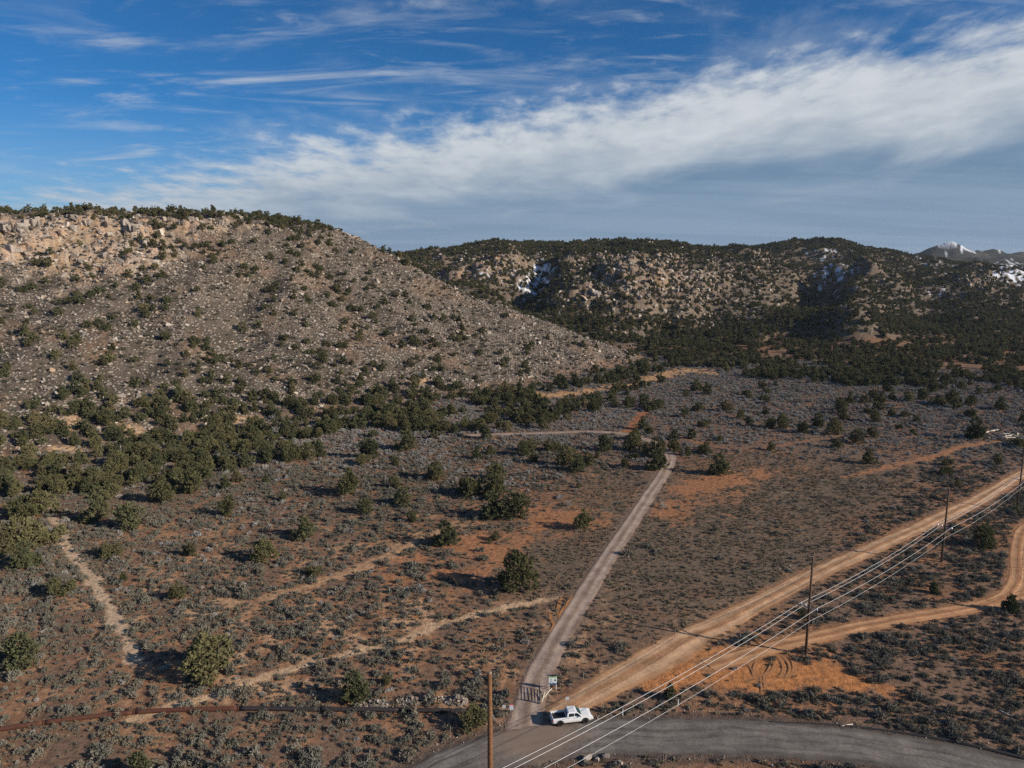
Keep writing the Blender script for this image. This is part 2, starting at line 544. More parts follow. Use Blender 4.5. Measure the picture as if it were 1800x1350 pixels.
turn = np.clip(1.4 * blob(PX, PY, 1330, 1180, 130, 38, 4) + 1.0 * blob(PX, PY, 1490, 1200, 90, 14, 6) + 0.9 * blob(PX, PY, 1190, 1185, 90, 30, -20), 0, 1)
turn_m = sstep(turn + 0.35 * n2 + 0.25 * n3, 0.28, 0.85)
colr = lerp(colr, np.array((0.480, 0.205, 0.078)), turn_m)


def stroke(line, width, colour, strength=1.0, ragged=0.5, fall=1.0):
    global colr
    d, s = seg_dist(GX, GY, line[::3] if len(line) > 12 else line)
    m = sstep(-d + width * (1 + ragged * (n2 + 0.7 * n3)), -fall * 0.5, fall * 0.5) * strength * plain
    colr = lerp(colr, np.array(colour), m)
    return m


st = stroke(R_TRAIL, 1.1, (0.56, 0.40, 0.26), 0.97, 0.7, 0.8)
st = np.maximum(st, stroke(R_SCAR, 0.9, (0.56, 0.38, 0.23), 0.97, 1.1, 0.8))
st = np.maximum(st, stroke(R_SCAR2, 1.1, (0.48, 0.30, 0.17), 0.75, 2.6, 1.6))
st = np.maximum(st, stroke(R_FAR, 1.6, (0.36, 0.17, 0.085), 0.9, 0.7, 1.4))
st = np.maximum(st, stroke(R_RED, 2.4, (0.34, 0.14, 0.065), 0.9, 0.6, 1.4))
st = np.maximum(st, stroke(R_FARW, 1.1, (0.30, 0.15, 0.08), 0.6, 0.9, 1.4))
st = np.maximum(st, stroke(R_WASH, 6.0, (0.47, 0.28, 0.14), 1.0, 0.9, 4.0))
d_main, s_main = seg_dist(GX, GY, R_MAIN[::3])
d_grav, s_grav = seg_dist(GX, GY, R_GRAVEL[::3])
d_dirt, s_dirt = seg_dist(GX, GY, R_DIRT[::3])
d_trk, s_trk = seg_dist(GX, GY, R_TRACK[::3])
d_spur, _ = seg_dist(GX, GY, R_SPUR[::3])
colr = lerp(colr, np.array((0.088, 0.074, 0.064)), sstep(-d_main + 0.8 * n2, -6.2, -4.2) * 0.8)
colr = lerp(colr, np.array((0.200, 0.140, 0.105)), sstep(-d_grav + 0.6 * n2, -3.6, -2.1) * 0.85)
colr = lerp(colr, np.array((0.330, 0.180, 0.098)), sstep(-d_dirt + 1.1 * n2, -3.6, -1.9) * 0.8)
colr = lerp(colr, np.array((0.330, 0.170, 0.085)), sstep(-np.minimum(d_trk, d_spur) + 0.6 * n2, -3.0, -1.6) * 0.9)
jx, jy = gp(935, 1262)
colr = lerp(colr, np.array((0.19, 0.135, 0.10)), np.exp(-(np.hypot(GX - jx, GY - jy) / 5.5) ** 2) * 0.9)
# hillsides: stony soil, jointed sandstone, snow in the shaded hollows
stony = np.array((0.130, 0.102, 0.080))
hc = lerp(np.broadcast_to(stony, colr.shape), np.array((0.082, 0.067, 0.052)), sstep(fbm(GX / 14, GY / 14, 4, 113), -0.35, 0.45))
hc = lerp(hc, np.array((0.200, 0.155, 0.120)), 0.6 * sstep(fbm(GX / 9 + GY / 60, GY / 45, 3, 119), 0.1, 0.6))
hc = lerp(hc, np.array((0.225, 0.138, 0.086)), 0.55 * sstep(fbm(GX / 33, GY / 33, 3, 117), 0.15, 0.6))
rock = np.stack([0.33 + 0.13 * cid, 0.265 + 0.10 * cid - 0.06 * gid, 0.19 + 0.09 * cid - 0.08 * gid], -1)
rockm = np.clip(cliff + clifff, 0, 1)
rock = rock * (1 - 0.34 * far[..., None])
hc = lerp(hc, rock, sstep(rockm + 0.3 * n2, 0.25, 0.6))
darkf = far * (1 - np.clip(clifff, 0, 1))
hc = lerp(hc, np.array((0.150, 0.112, 0.078)), 0.8 * darkf)
colr = lerp(colr, hc, hill)
sand = np.clip(1.0 * blob(PX, PY, 125, 745, 30, 16) + blob(PX, PY, 230, 755, 30, 12) + 0.9 * blob(PX, PY, 120, 790, 40, 10) + blob(PX, PY, 435, 740, 35, 12) + 0.7 * blob(PX, PY, 535, 742, 25, 8)
               + 0.8 * blob(PX, PY, 810, 735, 25, 8) + 0.8 * blob(PX, PY, 735, 668, 30, 9), 0, 1) * (RR < 560)
colr = lerp(colr, np.array((0.46, 0.30, 0.175)), sstep(sand + 0.25 * n2, 0.3, 0.7))
snow = np.clip(0.75 * blob(PX, PY, 955, 478, 22, 34, 25) + 0.55 * blob(PX, PY, 925, 505, 22, 24) + 0.25 * blob(PX, PY, 860, 485, 60, 12) + 0.5 * blob(PX, PY, 1445, 440, 45, 8) + 0.62 * blob(PX, PY, 1470, 485, 36, 34)
               + 0.5 * blob(PX, PY, 1640, 470, 40, 12) + 0.85 * blob(PX, PY, 1785, 482, 50, 20) + 0.7 * blob(PX, PY, 1610, 452, 12, 5) + 0.5 * blob(PX, PY, 1650, 515, 25, 12), 0, 1) * (RR > 600)
snow = np.maximum(snow, (RR > 2500) * sstep(ZT, 92, 130) * 0.75)
snow_m = sstep(snow + 0.75 * fbm(GX / 7, GY / 7, 4, 131), 0.55, 0.75) * sstep(snow, 0.08, 0.2)
snow_m = np.where(RR > 2500, sstep(snow + 0.8 * fbm(GX / 40, GY / 40, 4, 132), 0.75, 0.95), snow_m)
colr = lerp(colr, np.array((0.80, 0.82, 0.86)), snow_m)
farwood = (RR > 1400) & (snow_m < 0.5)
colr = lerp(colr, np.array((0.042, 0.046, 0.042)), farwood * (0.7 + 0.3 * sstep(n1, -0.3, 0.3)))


# ------------------------------------------------------------------ object helpers
def mat_simple(name, colour, rough=0.7, metal=0.0, var=0.0, spec=0.3):
    m = bpy.data.materials.new(name)
    m.use_nodes = True
    t = NT(m.node_tree)
    co = t.n('ShaderNodeTexCoord').outputs['Object']
    c = colour
    if var:
        nn = t.noise(co, 6.0, 5.0, 0.6)
        c = t.mix(t.ss(nn, 0.3, 0.7), [v * (1 - var) for v in colour], [min(1, v * (1 + var)) for v in colour])
    b = t.n('ShaderNodeBsdfPrincipled', {'Roughness': rough, 'Metallic': metal, 'Specular IOR Level': spec})
    if isinstance(c, bpy.types.NodeSocket):
        t.t.links.new(c, b.inputs['Base Color'])
    else:
        b.inputs['Base Color'].default_value = tuple(c) + (1,)
    t.n('ShaderNodeOutputMaterial', {'Surface': b.outputs[0]})
    return m


def mesh_np(name, V, quads=None, tris=None, mats=(), midx=None, smooth=False):
    me = bpy.data.meshes.new(name)
    V = np.asarray(V, np.float32)
    loops, starts = [], []
    n0 = 0
    for F in (quads, tris):
        if F is not None and len(F):
            F = np.asarray(F, np.int32)
            loops.append(F.ravel())
            starts.append(n0 + np.arange(len(F)) * F.shape[1])
            n0 += F.size
    me.vertices.add(len(V))
    me.vertices.foreach_set('co', V.ravel())
    if loops:
        loops, starts = np.concatenate(loops), np.concatenate(starts)
        me.loops.add(len(loops))
        me.loops.foreach_set('vertex_index', loops.astype(np.int32))
        me.polygons.add(len(starts))
        me.polygons.foreach_set('loop_start', starts.astype(np.int32))
        if midx is not None:
            me.polygons.foreach_set('material_index', np.asarray(midx, np.int32))
        me.polygons.foreach_set('use_smooth', np.full(len(starts), smooth))
    for m in mats:
        me.materials.append(m)
    me.update(calc_edges=True)
    return me


def put(name, me, parent=None, loc=(0, 0, 0), rz=0.0, scale=None, **props):
    o = bpy.data.objects.new(name, me)
    COL.objects.link(o)
    o.location = loc
    o.rotation_euler = (0, 0, rz)
    if scale is not None:
        o.scale = scale if hasattr(scale, '__len__') else (scale,) * 3
    if parent:
        o.parent = parent
    for k, v in props.items():
        o[k] = v
    return o


def bm_mesh(name, bm, mats, smooth=False):
    me = bpy.data.meshes.new(name)
    bmesh.ops.recalc_face_normals(bm, faces=bm.faces[:])
    bm.to_mesh(me)
    bm.free()
    for m in (mats if isinstance(mats, (list, tuple)) else [mats]):
        me.materials.append(m)
    if smooth:
        me.polygons.foreach_set('use_smooth', np.full(len(me.polygons), True))
    return me


def add_box(bm, c, s, rot=None, bevel=0.0):
    r = bmesh.ops.create_cube(bm, size=1.0)
    vs = r['verts']
    bmesh.ops.scale(bm, vec=s, verts=vs)
    if bevel:
        es = list({e for v in vs for e in v.link_edges})
        rr = bmesh.ops.bevel(bm, geom=es, offset=bevel, segments=2, affect='EDGES', profile=0.5)
        vs = [v for v in rr['verts']]
    if rot is not None:
        bmesh.ops.rotate(bm, cent=(0, 0, 0), matrix=rot, verts=vs)
    bmesh.ops.translate(bm, vec=c, verts=vs)
    return vs


def add_tube(bm, pts, rad, seg=8, caps=True):
    pts = [Vector(p) for p in pts]
    rads = rad if hasattr(rad, '__len__') else [rad] * len(pts)
    rings = []
    for k, p in enumerate(pts):
        d = (pts[min(k + 1, len(pts) - 1)] - pts[max(k - 1, 0)]).normalized()
        ref = Vector((0, 0, 1)) if abs(d.z) < 0.9 else Vector((1, 0, 0))
        a = d.cross(ref).normalized()
        b = d.cross(a).normalized()
        rings.append([bm.verts.new(p + (a * math.cos(2 * math.pi * q / seg) + b * math.sin(2 * math.pi * q / seg)) * rads[k]) for q in range(seg)])
    for r0, r1 in zip(rings[:-1], rings[1:]):
        for q in range(seg):
            bm.faces.new((r0[q], r0[(q + 1) % seg], r1[(q + 1) % seg], r1[q]))
    if caps:
        bm.faces.new(rings[0][::-1])
        bm.faces.new(rings[-1])
    return rings


# ------------------------------------------------------------------ ground sheet
gm = bpy.data.materials.new('desert_soil')
gm.use_nodes = True
g = NT(gm.node_tree)
geo = g.n('ShaderNodeNewGeometry')
pos = geo.outputs['Position']
att = g.n('ShaderNodeAttribute', attribute_name='soil')
hat = g.n('ShaderNodeAttribute', attribute_name='hill')
fz = g.n('ShaderNodeAttribute', attribute_name='fuzz')
na = g.noise(pos, 0.9, 6.0, 0.62)
nb = g.noise(pos, 4.0, 4.0, 0.6)
c = g.mix(1.0, att.outputs['Color'], g.mix(g.ss(na, 0.28, 0.72), (0.62, 0.62, 0.64), (1.32, 1.30, 1.26)), 'MULTIPLY')
# dry litter and low tufts too fine to build
lit = g.math('MULTIPLY', g.ss(nb, 0.50, 0.66), fz.outputs['Fac'])
c = g.mix(lit, c, (0.105, 0.092, 0.070))
# stones too small to build on the hillsides
vor = g.n('ShaderNodeTexVoronoi', {'Vector': pos, 'Scale': 0.75, 'Randomness': 1.0}, feature='F1')
vcol = g.n('ShaderNodeSeparateColor', {0: vor.outputs['Color']})
stone = g.math('MULTIPLY', g.math('MULTIPLY', g.ss(vcol.outputs[0], 0.62, 0.70), g.ss(vor.outputs['Distance'], 0.62, 0.34)), hat.outputs['Fac'])
stc = g.mix(vcol.outputs[1], (0.20, 0.170, 0.135), (0.40, 0.345, 0.275))
c = g.mix(stone, c, stc)
scrub = g.math('MULTIPLY', g.math('MULTIPLY', g.ss(vcol.outputs[0], 0.34, 0.26), g.ss(vor.outputs['Distance'], 0.75, 0.45)), hat.outputs['Fac'])
c = g.mix(g.math('MULTIPLY', scrub, 0.75), c, (0.085, 0.072, 0.050))
bh = g.math('ADD', g.math('MULTIPLY', na, 0.30), g.math('ADD', g.math('MULTIPLY', nb, 0.12), g.math('MULTIPLY', stone, 0.5)))
bmp = g.n('ShaderNodeBump', {'Height': bh, 'Strength': 0.9, 'Distance': 0.9})
bs = g.n('ShaderNodeBsdfPrincipled', {'Base Color': c, 'Roughness': 0.95, 'Specular IOR Level': 0.1, 'Normal': bmp.outputs[0]})
g.n('ShaderNodeOutputMaterial', {'Surface': bs.outputs[0]})

idx = np.arange(NTH * NR).reshape(NTH, NR)
quads = np.stack([idx[:-1, :-1].ravel(), idx[:-1, 1:].ravel(), idx[1:, 1:].ravel(), idx[1:, :-1].ravel()], 1)[:, ::-1]
me = mesh_np('ground', np.stack([GX, GY, ZT], -1).reshape(-1, 3), quads=quads, mats=[gm], smooth=True)
fuzz = np.clip(0.25 + 0.75 * field + 0.2 * n1, 0, 1) * plain * (1 - 0.85 * bare_m) * (1 - turn_m) * (1 - 0.8 * st)
fuzz *= sstep(np.minimum(np.minimum(d_grav, d_trk), np.minimum(d_dirt, d_main)), 2.0, 6.0)
at = me.attributes.new('soil', 'FLOAT_COLOR', 'POINT')
at.data.foreach_set('color', np.concatenate([colr, np.ones(colr.shape[:2] + (1,))], -1).astype(np.float32).ravel())
hill_a = hill * (1 - snow_m) * np.where(far > 0.5, 0.8, 1.0) * (1 - 0.8 * rockm) * (RR < 1500)
for nm, F in (('hill', hill_a), ('fuzz', fuzz)):
    a_ = me.attributes.new(nm, 'FLOAT', 'POINT')
    a_.data.foreach_set('value', F.astype(np.float32).ravel())
put('ground', me, kind='structure')


# ------------------------------------------------------------------ roads: crowned sheets whose ragged edges sink into the soil
def road_material(name, base, track, centre, tracks, soft=0.10, var=0.25, edge=None, dust=None):
    m = bpy.data.materials.new(name)
    m.use_nodes = True
    t = NT(m.node_tree)
    uv = t.n('ShaderNodeAttribute', attribute_name='across')
    pos_ = t.n('ShaderNodeNewGeometry').outputs['Position']
    al = t.n('ShaderNodeAttribute', attribute_name='along')
    wob = t.noise(t.comb(t.math('MULTIPLY', al.outputs['Fac'], 0.05), 0.0, 0.0), 1.0, 3.0, 0.5)
    v = t.math('ADD', uv.outputs['Fac'], t.math('MULTIPLY', t.math('SUBTRACT', wob, 0.5), 0.35))
    # drawn-out wear along the direction of travel
    v = t.math('ADD', v, t.math('MULTIPLY', t.math('SUBTRACT', t.noise(pos_, 0.16, 3.0, 0.5), 0.5), 0.5))
    lon = t.noise(t.comb(t.math('MULTIPLY', al.outputs['Fac'], 0.07), t.math('MULTIPLY', v, 4.2), 0.0), 1.0, 6.0, 0.68)
    pat = t.noise(pos_, 0.28, 5.0, 0.62)
    fin = t.noise(pos_, 2.2, 5.0, 0.65)
    col = t.mix(t.ss(lon, 0.3, 0.7), [k * (1 - var) for k in base], [k * (1 + var) for k in base])
    f = None
    for c0 in tracks:
        q = t.ss(t.math('ABSOLUTE', t.math('SUBTRACT', v, c0)), soft * 2.0, soft * 0.4)
        f = q if f is None else t.math('MAXIMUM', f, q)
    col = t.mix(t.math('MULTIPLY', f, 0.6), col, track)
    if centre:
        q = t.ss(t.math('ABSOLUTE', v), soft * 1.7, soft * 0.3)
        col = t.mix(t.math('MULTIPLY', q, t.ss(lon, 0.25, 0.6)), col, centre)
    if edge:
        q = t.ss(t.math('ADD', t.math('ABSOLUTE', v), t.math('MULTIPLY', t.math('SUBTRACT', fin, 0.5), 0.5)), 0.62, 0.98)
        col = t.mix(q, col, edge)
    col = t.mix(1.0, col, t.mix(t.ss(fin, 0.25, 0.75), (0.78, 0.78, 0.78), (1.2, 1.2, 1.2)), 'MULTIPLY')
    col = t.mix(1.0, col, t.mix(t.ss(pat, 0.28, 0.72), (0.76, 0.76, 0.77), (1.22, 1.21, 1.19)), 'MULTIPLY')
    if dust:
        dd = t.vmath('LENGTH', t.vmath('SUBTRACT', pos_, dust))
        q = t.ss(t.math('ADD', dd, t.math('MULTIPLY', t.math('SUBTRACT', t.noise(pos_, 0.45, 5.0, 0.65), 0.5), 14.0)), 9.5, 3.0)
        col = t.mix(t.math('MULTIPLY', q, 0.75), col, (0.27, 0.19, 0.135))
    bm_ = t.n('ShaderNodeBump', {'Height': t.math('ADD', t.math('MULTIPLY', lon, 0.6), fin), 'Strength': 0.35, 'Distance': 0.06})
    b_ = t.n('ShaderNodeBsdfPrincipled', {'Base Color': col, 'Roughness': 0.92, 'Specular IOR Level': 0.15, 'Normal': bm_.outputs[0]})
    t.n('ShaderNodeOutputMaterial', {'Surface': b_.outputs[0]})
    return m


def ribbon(name, line, width, mat, lift=0.05, ruts=0.0, seed=1, rag=0.5, nacross=15, wfun=None, **props):
    tg = np.gradient(line, axis=0)
    tg /= np.linalg.norm(tg, axis=1)[:, None]
    nm = np.stack([-tg[:, 1], tg[:, 0]], 1)
    s = np.arange(len(line)) * 1.0
    vv = np.linspace(-1.12, 1.12, nacross)
    V, ac, al = [], [], []
    for v in vv:
        half = width / 2 * (wfun(s / s[-1]) if wfun else 1.0)
        x = line[:, 0] - nm[:, 0] * v * half
        y = line[:, 1] - nm[:, 1] * v * half
        e = rag * (fbm(x / 2.3, y / 2.3, 3, seed) + 0.5)
        drop = np.clip((abs(v) - 0.86 + 0.12 * e) / 0.14, 0, 2.5)
        z = H(x, y) + lift - ruts * math.exp(-((abs(v) - 0.45) / 0.16) ** 2) + 0.5 * ruts * math.exp(-(v / 0.2) ** 2) - drop * (lift + 0.05)
        V.append(np.stack([x, y, z], 1))
        ac.append(np.full(len(x), v))
        al.append(s)
    V, ac, al = np.array(V), np.array(ac), np.array(al)
    n_, m_ = V.shape[:2]
    ii = np.arange(n_ * m_).reshape(n_, m_)
    q = np.stack([ii[:-1, :-1].ravel(), ii[:-1, 1:].ravel(), ii[1:, 1:].ravel(), ii[1:, :-1].ravel()], 1)
    me_ = mesh_np(name, V.reshape(-1, 3), quads=q, mats=[mat], smooth=True)
    for nm_, F in (('across', ac), ('along', al)):
        a_ = me_.attributes.new(nm_, 'FLOAT', 'POINT')
        a_.data.foreach_set('value', F.astype(np.float32).ravel())
    return put(name, me_, kind='structure', **props)


m_main = road_material('worn_grey_road', (0.150, 0.130, 0.112), (0.215, 0.187, 0.163), None, (-0.55, -0.12, 0.32, 0.62), 0.09, 0.42, (0.105, 0.090, 0.078), dust=(jx, jy - 3.0, 0.0))
m_grav = road_material('pale_gravel', (0.345, 0.248, 0.190), (0.455, 0.350, 0.278), (0.260, 0.180, 0.130), (-0.45, 0.45), 0.15, 0.2, (0.20, 0.13, 0.09))
m_dirt = road_material('orange_dirt', (0.470, 0.270, 0.142), (0.600, 0.390, 0.240), (0.370, 0.195, 0.098), (-0.42, 0.42), 0.15, 0.25, (0.33, 0.165, 0.08))
m_trk = road_material('orange_track', (0.450, 0.232, 0.112), (0.560, 0.325, 0.175), (0.340, 0.165, 0.080), (-0.45, 0.45), 0.17, 0.25, (0.31, 0.15, 0.07))
ribbon('main_road', R_MAIN, 8.6, m_main, lift=0.12, seed=201, nacross=25, rag=1.0)
ribbon('gravel_road', R_GRAVEL, 4.3, m_grav, lift=0.09, ruts=0.04, seed=205, wfun=lambda t: np.interp(t, [0, 0.03, 0.12, 0.6, 1], [1.6, 1.25, 1.1, 1.0, 0.75]))
ribbon('dirt_road', R_DIRT, 4.6, m_dirt, lift=0.07, ruts=0.07, seed=211, rag=0.9, wfun=lambda t: np.interp(t, [0, 0.06, 0.12, 0.17, 0.22, 1], [1.0, 1.5, 1.9, 1.5, 1.1, 1.05]))
ribbon('dirt_track', R_TRACK, 4.0, m_trk, lift=0.055, ruts=0.06, seed=217, rag=0.9)
ribbon('spur_track', R_SPUR, 3.4, m_trk, lift=0.048, ruts=0.05, seed=219, rag=0.9)

# ------------------------------------------------------------------ plants and stones: source shapes
def leaf_material(name, dark, light, trans=0.15, islands=True, brown=None):
    m = bpy.data.materials.new(name)
    m.use_nodes = True
    t = NT(m.node_tree)
    oi = t.n('ShaderNodeObjectInfo')
    ge = t.n('ShaderNodeNewGeometry')
    f = t.math('ADD', t.math('MULTIPLY', oi.outputs['Random'], 0.55), t.math('MULTIPLY', ge.outputs['Random Per Island'], 0.45))
    col = t.mix(f, dark, light)
    if brown:
        r2 = t.math('FRACT', t.math('MULTIPLY', oi.outputs['Random'], 17.3))
        col = t.mix(t.math('MULTIPLY', t.ss(r2, 0.6, 1.0), 0.6), col, brown)
    d = t.n('ShaderNodeBsdfDiffuse', {'Color': col, 'Roughness': 0.6})
    tr = t.n('ShaderNodeBsdfTranslucent', {'Color': col})
    mx = t.n('ShaderNodeMixShader', {0: trans, 1: d.outputs[0], 2: tr.outputs[0]})
    t.n('ShaderNodeOutputMaterial', {'Surface': mx.outputs[0]})
    return m


M_JUN = leaf_material('juniper_foliage', (0.086, 0.088, 0.042), (0.220, 0.198, 0.095), 0.2, brown=(0.225, 0.182, 0.095))
M_PIN = leaf_material('dark_juniper_foliage', (0.072, 0.080, 0.042), (0.172, 0.168, 0.085), 0.2, brown=(0.155, 0.132, 0.070))
M_SAGE = leaf_material('sage_foliage', (0.120, 0.113, 0.088), (0.285, 0.266, 0.215), 0.12, brown=(0.265, 0.220, 0.155))
M_TUFT = leaf_material('dry_tuft', (0.140, 0.118, 0.085), (0.290, 0.245, 0.170), 0.15, brown=(0.34, 0.28, 0.18))
M_SCRUB = leaf_material('slope_scrub', (0.062, 0.060, 0.046), (0.150, 0.138, 0.108), 0.1, brown=(0.14, 0.115, 0.08))
M_BARE = leaf_material('bleached_twigs', (0.24, 0.22, 0.20), (0.42, 0.39, 0.36), 0.0)
M_BARK = mat_simple('grey_bark', (0.13, 0.10, 0.075), 0.9, var=0.35)


def stone_material(name, a, b, c_):
    m = bpy.data.materials.new(name)
    m.use_nodes = True
    t = NT(m.node_tree)
    oi = t.n('ShaderNodeObjectInfo')
    pos_ = t.n('ShaderNodeNewGeometry').outputs['Position']
    r = t.n('ShaderNodeNewGeometry').outputs['Random Per Island']
    rr_ = t.math('FRACT', t.math('ADD', oi.outputs['Random'], r))
    col = t.mix(t.ss(rr_, 0.0, 0.7), a, b)
    col = t.mix(t.ss(rr_, 0.80, 0.98), col, c_)
    bri = t.ss(t.math('FRACT', t.math('MULTIPLY', rr_, 13.7)), 0.84, 0.97)
    col = t.mix(bri, col, (0.58, 0.51, 0.42))
    nn = t.noise(pos_, 1.6, 6.0, 0.65)
    col = t.mix(1.0, col, t.mix(t.ss(nn, 0.3, 0.7), (0.72, 0.70, 0.68), (1.15, 1.15, 1.15)), 'MULTIPLY')
    bm_ = t.n('ShaderNodeBump', {'Height': nn, 'Strength': 0.8, 'Distance': 0.35})
    b_ = t.n('ShaderNodeBsdfPrincipled', {'Base Color': col, 'Roughness': 0.92, 'Specular IOR Level': 0.12, 'Normal': bm_.outputs[0]})
    t.n('ShaderNodeOutputMaterial', {'Surface': b_.outputs[0]})
    return m


M_ROCK = stone_material('sandstone', (0.165, 0.142, 0.122), (0.420, 0.358, 0.300), (0.420, 0.300, 0.205))


def unit(v):
    return v / np.maximum(np.linalg.norm(v, axis=-1, keepdims=True), 1e-9)


def leaves(cen, dirs, L, Wd, r):
    n_ = len(cen)
    side = unit(np.cross(dirs, r.normal(size=(n_, 3))))
    a = cen - side * (Wd / 2)[:, None]
    b = cen + side * (Wd / 2)[:, None]
    c_ = cen + dirs * L[:, None] + side * (Wd * 0.28)[:, None]
    d_ = cen + dirs * L[:, None] - side * (Wd * 0.28)[:, None]
    V = np.stack([a, b, c_, d_], 1).reshape(-1, 3)
    return V, np.arange(4 * n_).reshape(-1, 4)


def crown_arrays(seed, kind, n_leaf, size):
    """sprays in tufts on a handful of uneven lobes"""
    r = np.random.default_rng(seed)
    lob = []
    if kind == 'round':
        nl = r.integers(9, 14)
        for k in range(nl):
            a, q = r.uniform(0, 6.28), r.uniform(0.2, 1.75)
            zc_ = r.uniform(0.9, 3.9) * (1 - 0.12 * q)
            lob.append((q * math.cos(a), q * math.sin(a), zc_, r.uniform(0.7, 1.25)))
        lob.append((r.uniform(-.4, .4), r.uniform(-.4, .4), 3.9, 1.0))
    elif kind == 'spread':
        nl = r.integers(10, 15)
        for k in range(nl):
            a, q = r.uniform(0, 6.28), r.uniform(0.5, 2.5)
            lob.append((q * math.cos(a), q * math.sin(a) * 0.8, r.uniform(0.9, 3.1) * (1 - 0.1 * q), r.uniform(0.65, 1.15)))
    else:                                                            # cone
        for k in range(9):
            z_ = 0.6 + k * 0.46
            q = 0.75 * (1 - z_ / 5.6)
            a = r.uniform(0, 6.28)
            lob.append((q * math.cos(a), q * math.sin(a), z_, 1.25 * (1 - z_ / 6.2) + 0.1))
    lob = np.array(lob)
    ntuft = max(30, n_leaf // 9)
    li = r.choice(len(lob), ntuft, p=lob[:, 3] ** 2 / (lob[:, 3] ** 2).sum())
    tc_ = lob[li, :3] + 0.0
    dv = unit(r.normal(size=(ntuft, 3)) + np.array([0, 0, 0.25]))
    tc_ = tc_ + dv * (lob[li, 3] * r.uniform(0.72, 1.08, ntuft))[:, None]
    keep = ~((np.linalg.norm(tc_[:, None] - lob[None, :, :3], axis=-1) < 0.62 * lob[None, :, 3]).any(1))
    tc_, dv = tc_[keep], dv[keep]
    tc_[:, 2] = np.maximum(tc_[:, 2], 0.25)
    k = r.integers(0, len(tc_), n_leaf)
    cen = tc_[k] + r.normal(size=(n_leaf, 3)) * 0.16
    dirs = unit(dv[k] * 0.9 + r.normal(size=(n_leaf, 3)) * 0.75 + np.array([0, 0, 0.35]))
    L = r.uniform(0.6, 1.3, n_leaf) * size
    return leaves(cen, dirs, L, L * r.uniform(0.45, 0.8, n_leaf), r) + (lob,)


def trunk_arrays(seed, lob):
    r = np.random.default_rng(seed + 999)
    V, Q = [], []
    ns = 6

    def stem(p, q, ra, rb):
        p, q = np.array(p, float), np.array(q, float)
        mid = (p + q) / 2 + r.normal(size=3) * 0.12
        base = sum(len(v) for v in V)
        ring = []
        d = unit(q - p)
        a = unit(np.cross(d, [0.3, 0.9, 0.1]))
        b = np.cross(d, a)
        for c_, rad in ((p, ra), (mid, (ra + rb) / 2 * 1.05), (q, rb)):
            ang = np.arange(ns) * 2 * np.pi / ns
            ring.append(c_ + (np.cos(ang)[:, None] * a + np.sin(ang)[:, None] * b) * rad)
        V.append(np.vstack(ring))
        for k in range(2):
            for s_ in range(ns):
                Q.append((base + k * ns + s_, base + k * ns + (s_ + 1) % ns, base + (k + 1) * ns + (s_ + 1) % ns, base + (k + 1) * ns + s_))
    fork = np.array([r.uniform(-.1, .1), r.uniform(-.1, .1), 0.7])
    stem((0, 0, -0.35), fork, 0.24, 0.19)
    for l in lob[:: max(1, len(lob) // 7)]:
        if l[2] > 0.8:
            stem(fork, l[:3], 0.13, 0.035)
    return np.vstack(V), np.array(Q)


def tree_meshes(tag, seed, kind, n_leaf, size, mat):
    Vc, Qc, lob = crown_arrays(seed, kind, n_leaf, size)
    Vt, Qt = trunk_arrays(seed, lob)
    crown = mesh_np('crown_' + tag, Vc, quads=Qc, mats=[mat])
    trunk = mesh_np('trunk_' + tag, Vt, quads=Qt, mats=[M_BARK], smooth=True)
    return trunk, crown, (Vc, Qc, Vt, Qt)


KINDS_T = ['round', 'round', 'spread', 'round', 'spread', 'round', 'cone', 'round']
TREES = [tree_meshes('near%d' % k, 40 + k, kd, 2600, 0.34, M_JUN if k % 3 else M_PIN) for k, kd in enumerate(KINDS_T)]


def stuff_collection(name, meshes):
    c_ = bpy.data.collections.new(name)
    for k, m in enumerate(meshes):
        o = bpy.data.objects.new('%s_form_%02d' % (name, k), m)
        c_.objects.link(o)
    return c_


def joined_tree(seed, kind, n_leaf, size, mat):
    Vc, Qc, lob = crown_arrays(seed, kind, n_leaf, size)
    Vt, Qt = trunk_arrays(seed, lob)
    return mesh_np('juniper_form', np.vstack([Vc, Vt]), quads=np.vstack([Qc, Qt + len(Vc)]), mats=[mat, M_BARK], midx=np.r_[np.zeros(len(Qc)), np.ones(len(Qt))])


far_trees = stuff_collection('woodland', [joined_tree(80 + k, kd, 620, 0.62, M_PIN if k % 4 else M_JUN) for k, kd in enumerate(['round', 'round', 'spread', 'round', 'cone', 'round', 'spread', 'round'])])


def sage_mesh(seed, n_=110, mat=None, spread=0.55, hgt=0.62, size=0.22, lean=0.0):
    r = np.random.default_rng(seed)
    nc = r.integers(3, 6)
    cc = np.c_[r.normal(size=(nc, 2)) * spread * 0.45, np.zeros(nc)]
    k = r.integers(0, nc, n_)
    dv = unit(np.c_[r.normal(size=(n_, 2)), np.abs(r.normal(size=n_)) * 0.9 + 0.15])
    rad = r.uniform(0.3, 1.0, n_) ** 0.5
    cen = cc[k] + dv * np.array([spread * 0.75, spread * 0.75, hgt]) * rad[:, None]
    dirs = unit(dv + r.normal(size=(n_, 3)) * 0.55 + np.array([0, 0, 0.4]))
    L = r.uniform(0.6, 1.4, n_) * size
    V, Q = leaves(cen - dirs * L[:, None] * 0.5, dirs, L, L * r.uniform(0.35, 0.7, n_), r)
    V[:, 2] = np.maximum(V[:, 2], -0.02)
    return mesh_np('shrub_form', V, quads=Q, mats=[mat])


